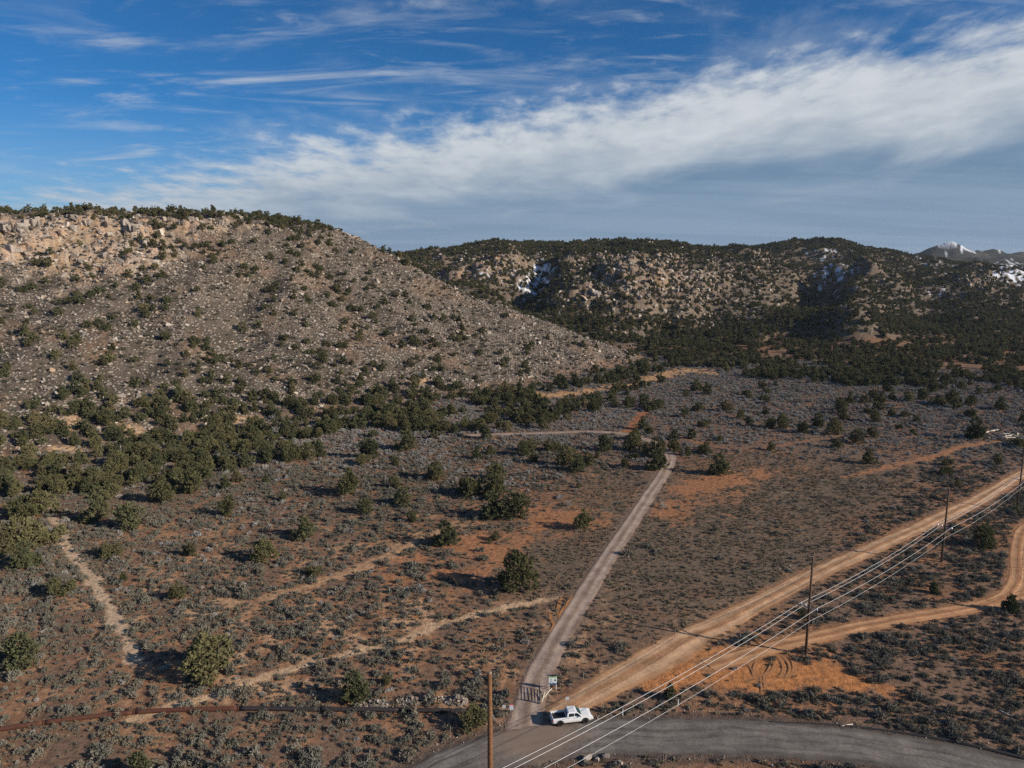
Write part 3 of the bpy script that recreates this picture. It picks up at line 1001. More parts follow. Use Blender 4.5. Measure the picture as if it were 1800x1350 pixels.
SAGE = [sage_mesh(200 + k, 230, M_SAGE, 0.5 + 0.02 * k, 0.70 + 0.03 * (k % 4), 0.19) for k in range(9)]
M_SAGEP = leaf_material('pale_winter_sage', (0.265, 0.250, 0.225), (0.480, 0.455, 0.415), 0.14, brown=(0.37, 0.32, 0.27))
SAGEP = [sage_mesh(270 + k, 200, M_SAGEP, 0.52, 0.66, 0.19) for k in range(5)]
sage_c = stuff_collection('sagebrush', SAGE + SAGEP)
tuft_c = stuff_collection('dry_tuft', [sage_mesh(230 + k, 34, M_TUFT, 0.26, 0.30, 0.17) for k in range(6)])
scrub_c = stuff_collection('slope_scrub', [sage_mesh(250 + k, 60, M_SCRUB, 0.85, 0.75, 0.45) for k in range(6)])


def rock_mesh(seed, npt=14, flat=0.75, mat=None):
    r = np.random.default_rng(seed)
    bm = bmesh.new()
    for p in r.uniform(-1, 1, size=(npt, 3)) * np.array([1.0, r.uniform(0.6, 1.0), flat * r.uniform(0.7, 1.2)]):
        bm.verts.new(p * r.uniform(0.75, 1.0) / max(0.8, np.abs(p).max()) * 0.5)
    res = bmesh.ops.convex_hull(bm, input=bm.verts[:])
    bmesh.ops.delete(bm, geom=[v for v in bm.verts if not v.link_faces], context='VERTS')
    return bm_mesh('rock_form', bm, mat or M_ROCK)


ROCKS = [rock_mesh(300 + k) for k in range(12)]
rock_c = stuff_collection('talus', ROCKS)


def scatter(name, coll, P3, scl, rot, kidx, label, category, group=None):
    n_ = len(P3)
    m = bpy.data.meshes.new(name)
    m.vertices.add(n_)
    m.vertices.foreach_set('co', np.asarray(P3, np.float32).ravel())
    for nm, typ, arr in (('scl', 'FLOAT_VECTOR', scl), ('rot', 'FLOAT_VECTOR', rot)):
        a_ = m.attributes.new(nm, typ, 'POINT')
        a_.data.foreach_set('vector', np.asarray(arr, np.float32).ravel())
    a_ = m.attributes.new('pick', 'INT', 'POINT')
    a_.data.foreach_set('value', np.asarray(kidx, np.int32))
    o = put(name, m, kind='stuff', label=label, category=category)
    ng = bpy.data.node_groups.new(name + '_spread', 'GeometryNodeTree')
    ng.interface.new_socket('Geometry', in_out='INPUT', socket_type='NodeSocketGeometry')
    ng.interface.new_socket('Geometry', in_out='OUTPUT', socket_type='NodeSocketGeometry')
    N, Lk = ng.nodes, ng.links
    gi, go = N.new('NodeGroupInput'), N.new('NodeGroupOutput')
    ci = N.new('GeometryNodeCollectionInfo')
    ci.inputs['Collection'].default_value = coll
    ci.inputs['Separate Children'].default_value = True
    ci.inputs['Reset Children'].default_value = True
    ip = N.new('GeometryNodeInstanceOnPoints')
    ip.inputs['Pick Instance'].default_value = True

    def named(nm, dt):
        q = N.new('GeometryNodeInputNamedAttribute')
        q.data_type = dt
        q.inputs['Name'].default_value = nm
        return q.outputs['Attribute']
    Lk.new(gi.outputs[0], ip.inputs['Points'])
    Lk.new(ci.outputs[0], ip.inputs['Instance'])
    Lk.new(named('pick', 'INT'), ip.inputs['Instance Index'])
    Lk.new(named('rot', 'FLOAT_VECTOR'), ip.inputs['Rotation'])
    Lk.new(named('scl', 'FLOAT_VECTOR'), ip.inputs['Scale'])
    Lk.new(ip.outputs[0], go.inputs[0])
    md = o.modifiers.new('spread', 'NODES')
    md.node_group = ng
    return o


def jitter_grid(step, rmax, rmin=50.0, half=44.0, seed=0):
    r = np.random.default_rng(seed)
    xs = np.arange(-rmax * 0.75, rmax * 0.75, step)
    ys = np.arange(rmin * 0.6, rmax, step)
    x, y = np.meshgrid(xs, ys)
    x = x.ravel() + r.uniform(-.5, .5, x.size) * step
    y = y.ravel() + r.uniform(-.5, .5, y.size) * step
    th = np.abs(np.arctan2(x, y))
    k = (th < math.radians(half)) & (np.hypot(x, y) > rmin) & (np.hypot(x, y) < rmax)
    return x[k], y[k]


def road_clear(x, y, margin=1.0):
    d = np.full(x.shape, 1e9)
    for line, hw in ((R_MAIN, 4.6), (R_GRAVEL, 2.4), (R_DIRT, 2.9), (R_TRACK, 2.0), (R_SPUR, 1.8)):
        d = np.minimum(d, seg_dist(x, y, line[::4])[0] - hw)
    return d > margin


# ------------------------------------------------------------------ junipers: those one can pick out by eye, px, base py, width px, form
PICKED = [
    (172, 915, 43, 0), (230, 929, 40, 3), (285, 881, 37, 1), (190, 875, 33, 2), (333, 866, 38, 5), (403, 905, 28, 7), (537, 945, 38, 0), (468, 985, 36, 1), (333, 977, 22, 3), (190, 977, 37, 4),
    (40, 966, 50, 1), (43, 997, 42, 0), (5, 975, 40, 3), (85, 955, 52, 2), (107, 1047, 44, 2), (313, 1052, 24, 5), (218, 1022, 12, 6), (397, 859, 15, 6), (418, 847, 17, 7), (468, 848, 11, 6),
    (498, 880, 11, 6), (553, 1009, 26, 4), (40, 910, 50, 2), (75, 905, 40, 1), (610, 870, 38, 5), (767, 842, 27, 1), (693, 858, 19, 7), (708, 888, 30, 0), (643, 902, 24, 3), (723, 918, 17, 7),
    (870, 843, 25, 5), (827, 870, 52, 4), (867, 875, 34, 1), (868, 912, 40, 0), (903, 913, 44, 3), (785, 959, 37, 0), (1022, 929, 31, 5), (871, 949, 14, 7), (862, 956, 8, 7), (914, 1039, 58, 1),
    (717, 790, 34, 0), (647, 805, 30, 3), (640, 815, 27, 2), (692, 818, 17, 7), (838, 806, 18, 0), (863, 799, 14, 1), (920, 800, 25, 3), (938, 813, 17, 5), (970, 792, 28, 4), (995, 820, 30, 1),
    (1017, 830, 28, 0), (1033, 820, 20, 5), (1018, 858, 9, 7), (1065, 793, 25, 3), (1112, 792, 28, 1), (1115, 806, 17, 4), (1157, 826, 34, 0), (1153, 803, 28, 5), (1185, 792, 20, 1), (1098, 823, 15, 3),
    (1052, 806, 10, 7), (370, 1188, 72, 5), (40, 1172, 50, 3), (626, 1233, 47, 0), (678, 1201, 15, 7), (833, 1279, 38, 5), (247, 1362, 36, 3),
    (1729, 960, 36, 3), (1525, 815, 22, 0), (1504, 779, 21, 1), (1410, 762, 18, 3), (1714, 772, 32, 0), (1472, 787, 17, 5), (1354, 791, 13, 7), (1789, 786, 27, 4), (1661, 834, 22, 4), (1664, 818, 17, 2),
    (1685, 856, 12, 5), (1640, 1042, 14, 6), (1775, 1076, 22, 6), (1722, 1040, 9, 7), (1786, 903, 12, 7), (1411, 1088, 19, 2), (1755, 817, 15, 1), (1265, 835, 33, 0), (1178, 1228, 18, 6),
    (1277, 721, 18, 5), (1237, 749, 20, 4), (1377, 754, 21, 5), (1463, 763, 24, 1), (1437, 751, 22, 0), (1317, 749, 14, 3), (1477, 726, 20, 1), (1483, 737, 17, 0), (1538, 741, 20, 3), (1527, 726, 17, 4),
    (1567, 731, 13, 0), (1598, 706, 17, 1), (1622, 703, 18, 3), (1568, 704, 13, 0), (1537, 703, 18, 5), (1353, 754, 17, 3), (1240, 798, 20, 0), (1533, 768, 16, 5), (1580, 754, 13, 2), (1650, 713, 27, 4),
    (1670, 712, 23, 1), (1705, 715, 18, 3), (1757, 721, 22, 0), (1208, 800, 14, 3), (1233, 792, 10, 7), (1300, 735, 13, 1), (1345, 728, 12, 0), (1265, 775, 9, 7), (1605, 765, 10, 7), (1640, 690, 20, 0), (1560, 690, 16, 5),
]
trees = []                                                           # x, y, z, scale, form, picked
rt = np.random.default_rng(77)
for px, py, wpx, fm in PICKED:
    x, y = gp(px, py)
    z = float(H(x, y))
    dep = project(x, y, z)[2]
    wd = {0: 4.3, 1: 4.3, 3: 4.3, 5: 4.3, 7: 4.3, 2: 5.4, 4: 5.4, 6: 3.0}[fm]
    trees.append((x, y, z, wpx / FPX * dep / wd, fm, 1))

# woods and scattered trees, by cover
tx, ty = jitter_grid(3.9, 2100, 60, 43, 5)
tz = H(tx, ty)
tpx, tpy, tdep = project(tx, ty, tz)
rad_t = np.hypot(tx, ty)
tn = fbm(tx / 34, ty / 34, 3, 501)
tn2 = fbm(tx / 12, ty / 12, 2, 502)
hill_t = sample(hill, tx, ty)
far_t = sample(far, tx, ty)
cliff_t = sample(np.clip(cliff + clifff, 0, 1), tx, ty)
top = np.interp(tpx, [-300, 0, 100, 250, 400, 600, 750, 900, 1000, 1080, 1200], [760, 742, 722, 692, 688, 698, 690, 690, 680, 656, 640])
bot = np.interp(tpx, [-300, 0, 150, 300, 420, 560, 640, 720, 830, 950, 1010, 1090, 1200], [900, 880, 868, 858, 828, 808, 792, 768, 772, 758, 745, 705, 655])
band = np.minimum(sstep(tpy, top - 22, top + 22), sstep(-tpy, -bot - 6, -bot + 8)) * (tpx < 1215) * (rad_t < 560)
wash_d = seg_dist(tx, ty, R_WASH[::4])[0]
dens = 0.66 * band * sstep(tn + 0.5 * tn2, -0.75, 0.05)
dens *= np.where((tpx > 960) & (tpy > 690), 0.45, 1.0)
clear = np.clip(blob(tpx, tpy, 640, 775, 90, 20, -8) + 0.9 * blob(tpx, tpy, 810, 740, 30, 12) + blob(tpx, tpy, 125, 745, 30, 14) + blob(tpx, tpy, 230, 755, 28, 10) + blob(tpx, tpy, 435, 742, 32, 10)
                + 0.9 * blob(tpx, tpy, 120, 792, 40, 9) + 0.8 * blob(tpx, tpy, 735, 668, 22, 10), 0, 1) * (rad_t < 560)
dens *= 1 - 0.95 * sstep(clear, 0.25, 0.6)
# talus slope of the mesa: thinning upwards
upm = np.clip((top - tpy) / 260.0, 0, 1.2)
slope_d = (0.42 * np.exp(-upm * 3.6) + 0.075) * (0.3 + 0.9 * sstep(tn + tn2 * 0.9, -0.35, 0.6))
slope_d = np.where((tpx > 780) & (tpy < top - 30), slope_d * 0.35, slope_d)
slope_d += 0.10 * blob(tpx, tpy, 250, 440, 240, 50) + 0.08 * blob(tpx, tpy, 560, 480, 120, 60)
mesa_t = hill_t * (1 - far_t)
dens = np.maximum(dens, np.where((mesa_t > 0.5) & (tpy < top), slope_d, 0))
rim_py = np.interp(tpx, [m[0] for m in MESA], [m[2] for m in MESA])
rim = (mesa_t > 0.5) & (rad_t > np.interp(tpx, [m[0] for m in MESA], [math.hypot((m[0] - 900) / FPX, 1) * m[3] for m in MESA]) - 4) & (tpx < 600)
dens = np.where(rim, np.maximum(dens, 0.55 * sstep(tn, -0.5, 0.1) + 0.2), dens)
# far hills
foot_py = np.interp(tpx, list(FOOT.keys()), list(FOOT.values()))
apron = sstep(tpy, 540, 580) * (tpx > 1130)
fd = 0.34 + 0.34 * sstep(tn, -0.35, 0.35)
rocky = np.clip(blob(tpx, tpy, 1120, 495, 130, 48) + 0.9 * blob(tpx, tpy, 820, 470, 95, 24) + 0.8 * blob(tpx, tpy, 1320, 510, 110, 50) + 0.8 * blob(tpx, tpy, 1230, 545, 90, 45) + 0.9 * blob(tpx, tpy, 1570, 490, 55, 25, 30)
                + 0.9 * blob(tpx, tpy, 1725, 490, 60, 28, 25) + 0.7 * blob(tpx, tpy, 1480, 580, 35, 14) + 0.7 * blob(tpx, tpy, 1345, 450, 40, 10), 0, 1)
fd *= 1 - 0.6 * rocky * sstep(tn2 + tn, -0.6, 0.4)
fd = np.where(tpy < 448, 0.66, fd)
fd = np.where(apron > 0.5, 0.62 + 0.2 * tn, fd)
snow_t = sample(snow_m, tx, ty)
dens = np.where(far_t > 0.5, fd * (1 - 0.8 * snow_t), dens)
nearfoot = (far_t <= 0.5) & (tpx > 1120) & (tpy < foot_py + 14) & (rad_t > 330)
dens = np.where(nearfoot, 0.50 * sstep(tn, -0.6, 0.2), dens)
fringe = (tpx > 1200) & (tpy >= foot_py + 14) & (tpy < foot_py + 75) & (rad_t > 250)
dens = np.where(fringe, 0.11 * sstep(tn, -0.2, 0.5) * (1 - (tpy - foot_py - 14) / 61 * 0.7), dens)
midpl = (tpx > 900) & (tpx < 1230) & (tpy > 700) & (tpy < 800) & (band < 0.3)
dens = np.where(midpl, 0.05, dens)
dens = np.where(wash_d < 9, dens * 0.1, dens)
dens *= np.where(tpx > 1900, 0.5, 1.0)
ok = (rt.random(len(tx)) < dens) & road_clear(tx, ty, 1.5) & (rad_t < 1900)
sz = rt.uniform(0.62, 1.15, len(tx)) * np.where(mesa_t > 0.5, np.where(tpy < top, 0.88, 1.0), 1.0)
sz *= np.where(rim, 0.95, 1.0) * np.where(far_t > 0.5, np.where(tpy < 560, 0.88, 1.02), 1.0)
vis = visible(tx, ty, tz + 4.5 * sz)
ok &= vis | ((tpx < -5) & (tpx > -260)) | ((tpx > 1805) & (tpx < 2060))
for x, y, z, s_ in zip(tx[ok], ty[ok], tz[ok], sz[ok]):
    trees.append((x, y, z, s_, int(rt.choice([0, 1, 2, 3, 4, 5, 7, 6], p=[.17, .17, .12, .16, .11, .17, .05, .05])), 0))
trees = np.array(trees)
# never two trunks in one spot: drop scattered trees too close to a picked one
pk = trees[:, 5] > 0.5
near = np.zeros(len(trees), bool)
for x, y, z, s_, fm, p in trees[pk]:
    near |= (np.hypot(trees[:, 0] - x, trees[:, 1] - y) < 2.6 * s_ + 1.4) & ~pk
trees = trees[~near]
app = trees[:, 3] / np.hypot(trees[:, 0], trees[:, 1]) * (visible(trees[:, 0], trees[:, 1], trees[:, 2] + 3 * trees[:, 3]) | (trees[:, 5] > 0.5)) + (trees[:, 5] > 0.5) * 1.0
order = np.argsort(-app)
ONE = trees[order[:300]]
REST = trees[order[300:]]

# labels for junipers that stand out; the others share the label of their stand
TREE_LABELS = {
    (370, 1188): 'largest yellow-green juniper, beside the pale sandy scar near the rusty pipe',
    (40, 1172): 'bushy olive juniper in the sagebrush upslope from the rusty end of the pipe',
    (626, 1233): 'rounded juniper standing beside the stone rubble piles above the dark pipe',
    (678, 1201): 'knee-high young juniper uphill of the rounded juniper at the rubble piles',
    (833, 1279): 'bushy juniper at the end of the pipe next to the main road edge',
    (247, 1362): 'yellow-green juniper on the bare soil below the rusty pipe',
    (914, 1039): 'big open-crowned juniper casting a long shadow beside the gravel road',
    (868, 912): 'leafy western half of the paired junipers on the bare red soil',
    (903, 913): 'larger eastern half of the paired junipers on the bare red soil',
    (785, 959): 'lone juniper with long dark shadow west of the bare red patch',
    (1022, 929): 'lopsided thin juniper at the east edge of the bare red patch',
    (871, 949): 'small round juniper bush alone on the bare red soil',
    (862, 956): 'tiny juniper seedling touching the small bush on the bare red soil',
    (1178, 1228): 'small cone-shaped juniper under the wires between truck and dirt turnaround',
    (1411, 1088): 'low juniper directly behind the second power pole',
    (1729, 960): 'dense dark juniper with a flat shadow between third pole and curving track',
    (1775, 1076): 'pointed young juniper at the bend of the dirt track',
    (1640, 1042): 'small pointed juniper in the sagebrush inside the track bend',
    (1265, 835): 'dark rounded juniper beside the bare strip east of the gravel road bend',
    (1714, 772): 'large dark dome-shaped juniper next to the bleached logs',
    (1789, 786): 'spreading juniper in front of the bleached logs',
    (1525, 815): 'single dark juniper beside the faint reddish far track',
    (1157, 826): 'dark juniper touching the inside of the gravel road bend',
    (1153, 803): 'taller juniper just behind the dark one at the gravel road bend',
    (553, 1009): 'low juniper half covered by a bleached bare shrub',
    (107, 1047): 'wide olive juniper west of the pale stony trail',
    (827, 870): 'wide low juniper thicket north of the paired junipers',
    (867, 875): 'upright juniper closing the east end of the wide low thicket',
}


def nearest(x, y, marks):
    d = [np.hypot(gp(m[0], m[1])[0] - x, gp(m[0], m[1])[1] - y) for m in marks]
    return marks[int(np.argmin(d))][2]


WOOD_MARKS = [(125, 748, 'the western sandy clearing'), (235, 757, 'the small round sandy clearing'), (435, 742, 'the middle sandy clearing'), (540, 786, 'the silver bare shrub'), (640, 778, 'the grassy opening'),
              (735, 690, 'the white box clearing'), (810, 738, 'the pale sand patch'), (1060, 680, 'the orange wash'), (90, 870, 'the top of the stony trail'), (940, 735, 'the hidden end of the gravel road'),
              (300, 850, 'the lower wood edge'), (20, 830, 'the western end of the wood'), (210, 800, 'the grey bare shrub in the wood')]
PLAIN_MARKS = [(100, 930, 'the stony trail'), (300, 870, 'the wood edge'), (400, 900, 'the pale western sagebrush'), (500, 960, 'the low bare shrub juniper'), (640, 805, 'the grassy opening'), (700, 880, 'the low thicket'),
               (850, 800, 'the pale path at the wood foot'), (1010, 825, 'the western side of the road bend'), (1120, 795, 'the gravel road bend'), (1240, 790, 'the track leaving the road bend'), (1300, 735, 'the wash end'),
               (1380, 755, 'the thin eastern track'), (1470, 740, 'the cluster on the open plain'), (1550, 720, 'the far sagebrush flat'), (1640, 705, 'the foot of the far woodland'), (1660, 830, 'the reddish far track'), (1770, 775, 'the bleached logs'),
               (1720, 1040, 'the dirt track bend'), (1785, 900, 'the far power pole')]
SAGE_MARKS = [(60, 1275, 'the rusty pipe end'), (250, 1255, 'the rusty middle of the pipe'), (470, 1249, 'the dark pipe joint'), (640, 1240, 'the thin stone spill'), (720, 1233, 'the middle rubble heap'), (803, 1233, 'the tallest rubble heap'),
              (850, 1290, 'the pipe end juniper'), (650, 1330, 'the sagging verge fence'), (450, 1340, 'the bare soil below the pipe'), (150, 1340, 'the soil below the rusty pipe'), (370, 1200, 'the largest juniper'), (880, 1240, 'the fallen rails'),
              (975, 1213, 'the notice board'), (1040, 1335, 'the pale verge rocks'), (1095, 1258, 'the white marker post'), (1180, 1228, 'the small cone-shaped juniper'), (1340, 1225, 'the churned wheel ruts'), (1480, 1265, 'the tarred road berm'),
              (1600, 1240, 'the sagebrush bank above the berm'), (1740, 1290, 'the far end of the berm'), (1700, 1180, 'the flat below the dirt track'), (1300, 1340, 'the south verge of the main road'), (530, 1180, 'the pale sandy scar')]
FORM = {0: 'round', 1: 'full round', 2: 'low spreading', 3: 'rounded', 4: 'wide spreading', 5: 'bushy', 6: 'pointed', 7: 'plump round'}
pick_xy = np.array([gp(k[0], k[1]) for k in TREE_LABELS])
pick_lab = list(TREE_LABELS.values())
for x, y, z, s_, fm, p in ONE:
    fm = int(fm)
    trunk, crown, _ = TREES[fm]
    o = put('juniper_tree', None, loc=(x, y, z), rz=rt.uniform(0, 6.28), scale=(s_ * rt.uniform(0.92, 1.08), s_ * rt.uniform(0.92, 1.08), s_ * rt.uniform(0.92, 1.1)), category='tree')
    put('trunk', trunk, o)
    put('crown', crown, o)
    d = np.hypot(pick_xy[:, 0] - x, pick_xy[:, 1] - y)
    px, py, dep = project(x, y, z)
    if p and d.min() < 0.05:
        o['label'] = pick_lab[int(d.argmin())]
        o['group'] = 'junipers that stand alone on the plain'
    elif p:
        size = 'tiny' if s_ < 0.5 else ('small' if s_ < 0.8 else ('tall' if s_ > 1.15 else 'middling'))
        o['label'] = '%s %s juniper in sagebrush near %s' % (size, FORM[fm], nearest(x, y, PLAIN_MARKS))
        o['group'] = o['label']
    else:
        size = 'small' if s_ < 0.8 else ('tall' if s_ > 1.02 else 'middling')
        o['label'] = '%s %s juniper in the crowded wood near %s' % (size, FORM[fm], nearest(x, y, WOOD_MARKS))
        o['group'] = o['label']
n_ = len(REST)
k6 = np.where(REST[:, 4] == 6, 4, rt.integers(0, 8, n_))
rr3 = np.c_[np.zeros(n_), np.zeros(n_), rt.uniform(0, 6.28, n_)]
ss3 = REST[:, 3:4] * np.c_[rt.uniform(.88, 1.14, n_), rt.uniform(.88, 1.14, n_), rt.uniform(.85, 1.15, n_)]
scatter('juniper_woodland', far_trees, REST[:, :3], ss3, rr3, k6, 'dark juniper woodland covering the mesa foot and far hills', 'woodland')

# bleached bare shrubs
BARE = []
for sd_ in range(3):
    r = np.random.default_rng(600 + sd_)
    bm = bmesh.new()
    for k in range(34):
        a, e = r.uniform(0, 6.28), r.uniform(0.35, 1.45)
        L = r.uniform(0.9, 1.7)
        d = np.array([math.cos(a) * math.cos(e), math.sin(a) * math.cos(e), math.sin(e)])
        p1 = d * L * 0.55 + r.normal(size=3) * 0.05
        p2 = d * L + r.normal(size=3) * 0.15
        add_tube(bm, [(0, 0, -0.1), p1, p2], [0.05, 0.035, 0.015], 3, False)
        for q in range(3):
            p3 = p2 + r.normal(size=3) * 0.3 + np.array([0, 0, 0.15])
            add_tube(bm, [p1 + (p2 - p1) * r.uniform(0.1, 0.9), p3], [0.025, 0.012], 3, False)
    BARE.append(bm_mesh('bare_twigs', bm, M_BARE))
for k, (px, py, wpx, lab) in enumerate([(553, 1004, 24, 'bleached bare shrub spreading over a low juniper'), (998, 889, 14, 'pale grey bare shrub alone between two gravel road junipers'),
                                       (1165, 893, 15, 'pale grey round shrub on the east edge of the gravel road'), (88, 940, 26, 'grey leafless shrub beside the upper stony trail'),
                                       (540, 786, 22, 'silver bare shrub at the edge of the mesa wood'), (480, 745, 22, 'silver bare shrub standing inside the mesa wood'),
                                       (783, 716, 18, 'pale leafless shrub among the junipers under the mesa slope'), (210, 800, 24, 'grey bare shrub low in the western mesa wood')]):
    x, y = gp(px, py)
    dep = project(x, y, 0)[2]
    put('bare_shrub', BARE[k % 3], loc=(x, y, float(H(x, y)) + 0.02), rz=k * 1.3, scale=wpx / FPX * dep / 2.6, category='shrub', label=lab, group='bleached bare shrubs')

# ------------------------------------------------------------------ sagebrush
sx_, sy_ = jitter_grid(1.02, 520, 62, 44, 9)
keep = sample(hill, sx_, sy_) < 0.35
sx_, sy_ = sx_[keep], sy_[keep]
sz_ = H(sx_, sy_)
spx, spy, sdep = project(sx_, sy_, sz_)
sn = fbm(sx_ / 9, sy_ / 9, 3, 701)
sn2 = fbm(sx_ / 30, sy_ / 30, 2, 702)
dens = 0.30 + 0.50 * sstep(sn + 0.4 * sn2, -0.30, 0.35)
dens = np.where(spy < 800, np.maximum(dens, 0.60), dens)
dens += 0.25 * blob(spx, spy, 700, 830, 330, 45) + 0.25 * blob(spx, spy, 80, 1050, 140, 110) + 0.2 * blob(spx, spy, 1620, 1180, 220, 90)
dens *= 1 - 0.97 * np.clip(sample(field, sx_, sy_) * 1.8, 0, 1)
dens *= 1 - 0.92 * sample(bare_m, sx_, sy_)
dens *= 1 - 0.97 * sstep(sample(turn_m, sx_, sy_), 0.2, 0.6)
dens *= 1 - 0.93 * sstep(sample(st, sx_, sy_), 0.15, 0.5)
dens *= 1 - 0.6 * blob(spx, spy, 880, 1120, 90, 70)
ok = (rt.random(len(sx_)) < dens) & road_clear(sx_, sy_, 0.5) & (spx > -140) & (spx < 1940) & (spy < 1420)
for x, y, z, s_, fm, p in ONE[:140]:
    ok &= np.hypot(sx_ - x, sy_ - y) > 1.4 * s_ + 0.3
gx0, gy0 = gp(1003, 1268)
ok &= np.hypot(sx_ - gx0, sy_ - gy0) > 4.5
sx_, sy_, sz_ = sx_[ok], sy_[ok], sz_[ok]
ssc = np.clip(rt.lognormal(-0.46, 0.44, len(sx_)), 0.25, 1.5) * (0.85 + 0.3 * sstep(fbm(sx_ / 5, sy_ / 5, 2, 711), -0.3, 0.4)) * np.where(project(sx_, sy_, sz_)[1] < 780, 1.1, 1.0)
inview = visible(sx_, sy_, sz_ + 0.4)
app = ssc / np.hypot(sx_, sy_) * inview
order = np.argsort(-app)
first = order[:300]
for k in first:
    m = SAGE[int(rt.integers(0, len(SAGE)))]
    size = 'small' if ssc[k] < 1.0 else ('large' if ssc[k] > 1.5 else 'rounded')
    lab = '%s grey sagebrush clump near %s' % (size, nearest(sx_[k], sy_[k], SAGE_MARKS))
    grp = lab
    put('sagebrush', m, loc=(sx_[k], sy_[k], sz_[k]), rz=rt.uniform(0, 6.28), scale=ssc[k] * np.array([rt.uniform(.85, 1.25), rt.uniform(.85, 1.25), rt.uniform(.8, 1.15)]),
        category='sagebrush', label=lab, group=grp)
rest = order[300:]
n_ = len(rest)
scatter('sagebrush_cover', sage_c, np.c_[sx_[rest], sy_[rest], sz_[rest]], ssc[rest][:, None] * np.c_[rt.uniform(.85, 1.3, n_), rt.uniform(.85, 1.3, n_), rt.uniform(.75, 1.15, n_)],
        np.c_[np.zeros(n_), np.zeros(n_), rt.uniform(0, 6.28, n_)], np.where(rt.random(n_) < 0.06 + 0.80 * sstep(sy_[rest] + 45 * fbm(sx_[rest] / 45, sy_[rest] / 45, 3, 731), 185, 250), rt.integers(9, 14, n_), rt.integers(0, 9, n_)), 'grey sagebrush covering the plain below the mesas', 'sagebrush')

# low dry tufts between the sage
ux, uy = jitter_grid(0.95, 260, 64, 43, 13)
uz = H(ux, uy)
upx, upy, _ = project(ux, uy, uz)
un = fbm(ux / 6, uy / 6, 3, 801)
fl = sample(field, ux, uy)
dens = (0.18 + 0.25 * sstep(un, -0.3, 0.4) + 0.5 * fl * sstep(un, -0.8, 0.3)) * (1 - 0.85 * sample(bare_m, ux, uy)) * (1 - 0.97 * sample(turn_m, ux, uy)) * (1 - 0.8 * sstep(sample(st, ux, uy), 0.2, 0.6))
ok = (rt.random(len(ux)) < dens) & road_clear(ux, uy, -0.1) & (upx > -120) & (upx < 1920) & (upy < 1420) & (sample(hill, ux, uy) < 0.3)
ux, uy, uz = ux[ok], uy[ok], uz[ok]
n_ = len(ux)
scatter('dry_grass', tuft_c, np.c_[ux, uy, uz], np.clip(rt.lognormal(0.0, 0.3, n_), 0.5, 1.8)[:, None] * np.ones((1, 3)), np.c_[np.zeros(n_), np.zeros(n_), rt.uniform(0, 6.28, n_)],
        rt.integers(0, 6, n_), 'low dry grass tufts scattered over the red soil', 'grass')

# ------------------------------------------------------------------ stones and scrub on the hillsides
hx, hy = jitter_grid(1.4, 640, 190, 44, 17)
hm = sample(mesa, hx, hy)
k = hm > 0.25
hx, hy = hx[k], hy[k]
hz = H(hx, hy)
hpx, hpy, _ = project(hx, hy, hz)
hn = fbm(hx / 13 + hy / 70, hy / 40, 3, 901) + 0.5 * fbm(hx / 5, hy / 5, 2, 902)
hc_ = sample(cliff, hx, hy)
dens = 0.22 + 0.62 * sstep(hn, -0.35, 0.55) + 0.3 * hc_ + 0.22 * blob(hpx, hpy, 950, 590, 140, 50, 25)
dens *= 1 - 0.9 * sstep(sample(sstep(sand + 0.25 * n2, 0.3, 0.7), hx, hy), 0.3, 0.6)
ok = (rt.random(len(hx)) < dens) & visible(hx, hy, hz + 1.2)
hx, hy, hz, hc_, hpx, hpy = hx[ok], hy[ok], hz[ok], hc_[ok], hpx[ok], hpy[ok]
n_ = len(hx)
hs = np.clip(rt.lognormal(-0.42, 0.58, n_), 0.25, 3.0) * (1 + 1.1 * hc_ * rt.random(n_))
pos3 = np.c_[hx, hy, hz + 0.12 * hs]
rot3 = np.c_[rt.normal(size=n_) * 0.35, rt.normal(size=n_) * 0.35, rt.uniform(0, 6.28, n_)]
pick = rt.integers(0, 12, n_)
scl3 = hs[:, None] * np.c_[rt.uniform(.8, 1.4, n_), rt.uniform(.8, 1.3, n_), rt.uniform(.6, 1.1, n_)]
order = np.argsort(-hs / np.hypot(hx, hy))
HILL_MARKS = [(30, 400, 'among the squared cliff blocks under the rim'), (130, 420, 'in the orange-stained cliff rubble'), (230, 430, 'below the jumbled cliff outcrop'), (60, 470, 'at the foot of the cliffs'), (330, 400, 'just under the rim trees'),
              (480, 420, 'on the upper slope under the rim wood'), (150, 560, 'half way down the open talus slope'), (350, 560, 'on the bare middle of the talus slope'), (560, 540, 'on the rounded shoulder of the mesa'), (60, 660, 'just above the western wood'),
              (250, 660, 'above the wood and small sandy clearing'), (450, 660, 'above the wood and middle sandy clearing'), (640, 640, 'on the slope over the white box'), (760, 620, 'uphill of the white box clearing'), (720, 500, 'on the steep flank below the saddle'),
              (880, 590, 'on the stony flank facing the plain'), (1000, 620, 'near the toe of the flank above the wash'), (850, 660, 'at the flank foot beside the wood')]
for k in order[:300]:
    o = put('boulder', ROCKS[pick[k]], loc=pos3[k], scale=scl3[k], category='boulder')
    o.rotation_euler = rot3[k]
    size = 'flat' if scl3[k][2] < 0.55 * max(scl3[k][:2]) else ('blocky' if hs[k] > 2.2 else 'angular')
    q = min(HILL_MARKS, key=lambda m_: math.hypot(m_[0] - hpx[k], (m_[1] - hpy[k]) * 1.5))[2]
    o['label'] = '%s pale sandstone boulder %s' % (size, q)
    o['group'] = o['label']
rs = order[300:]
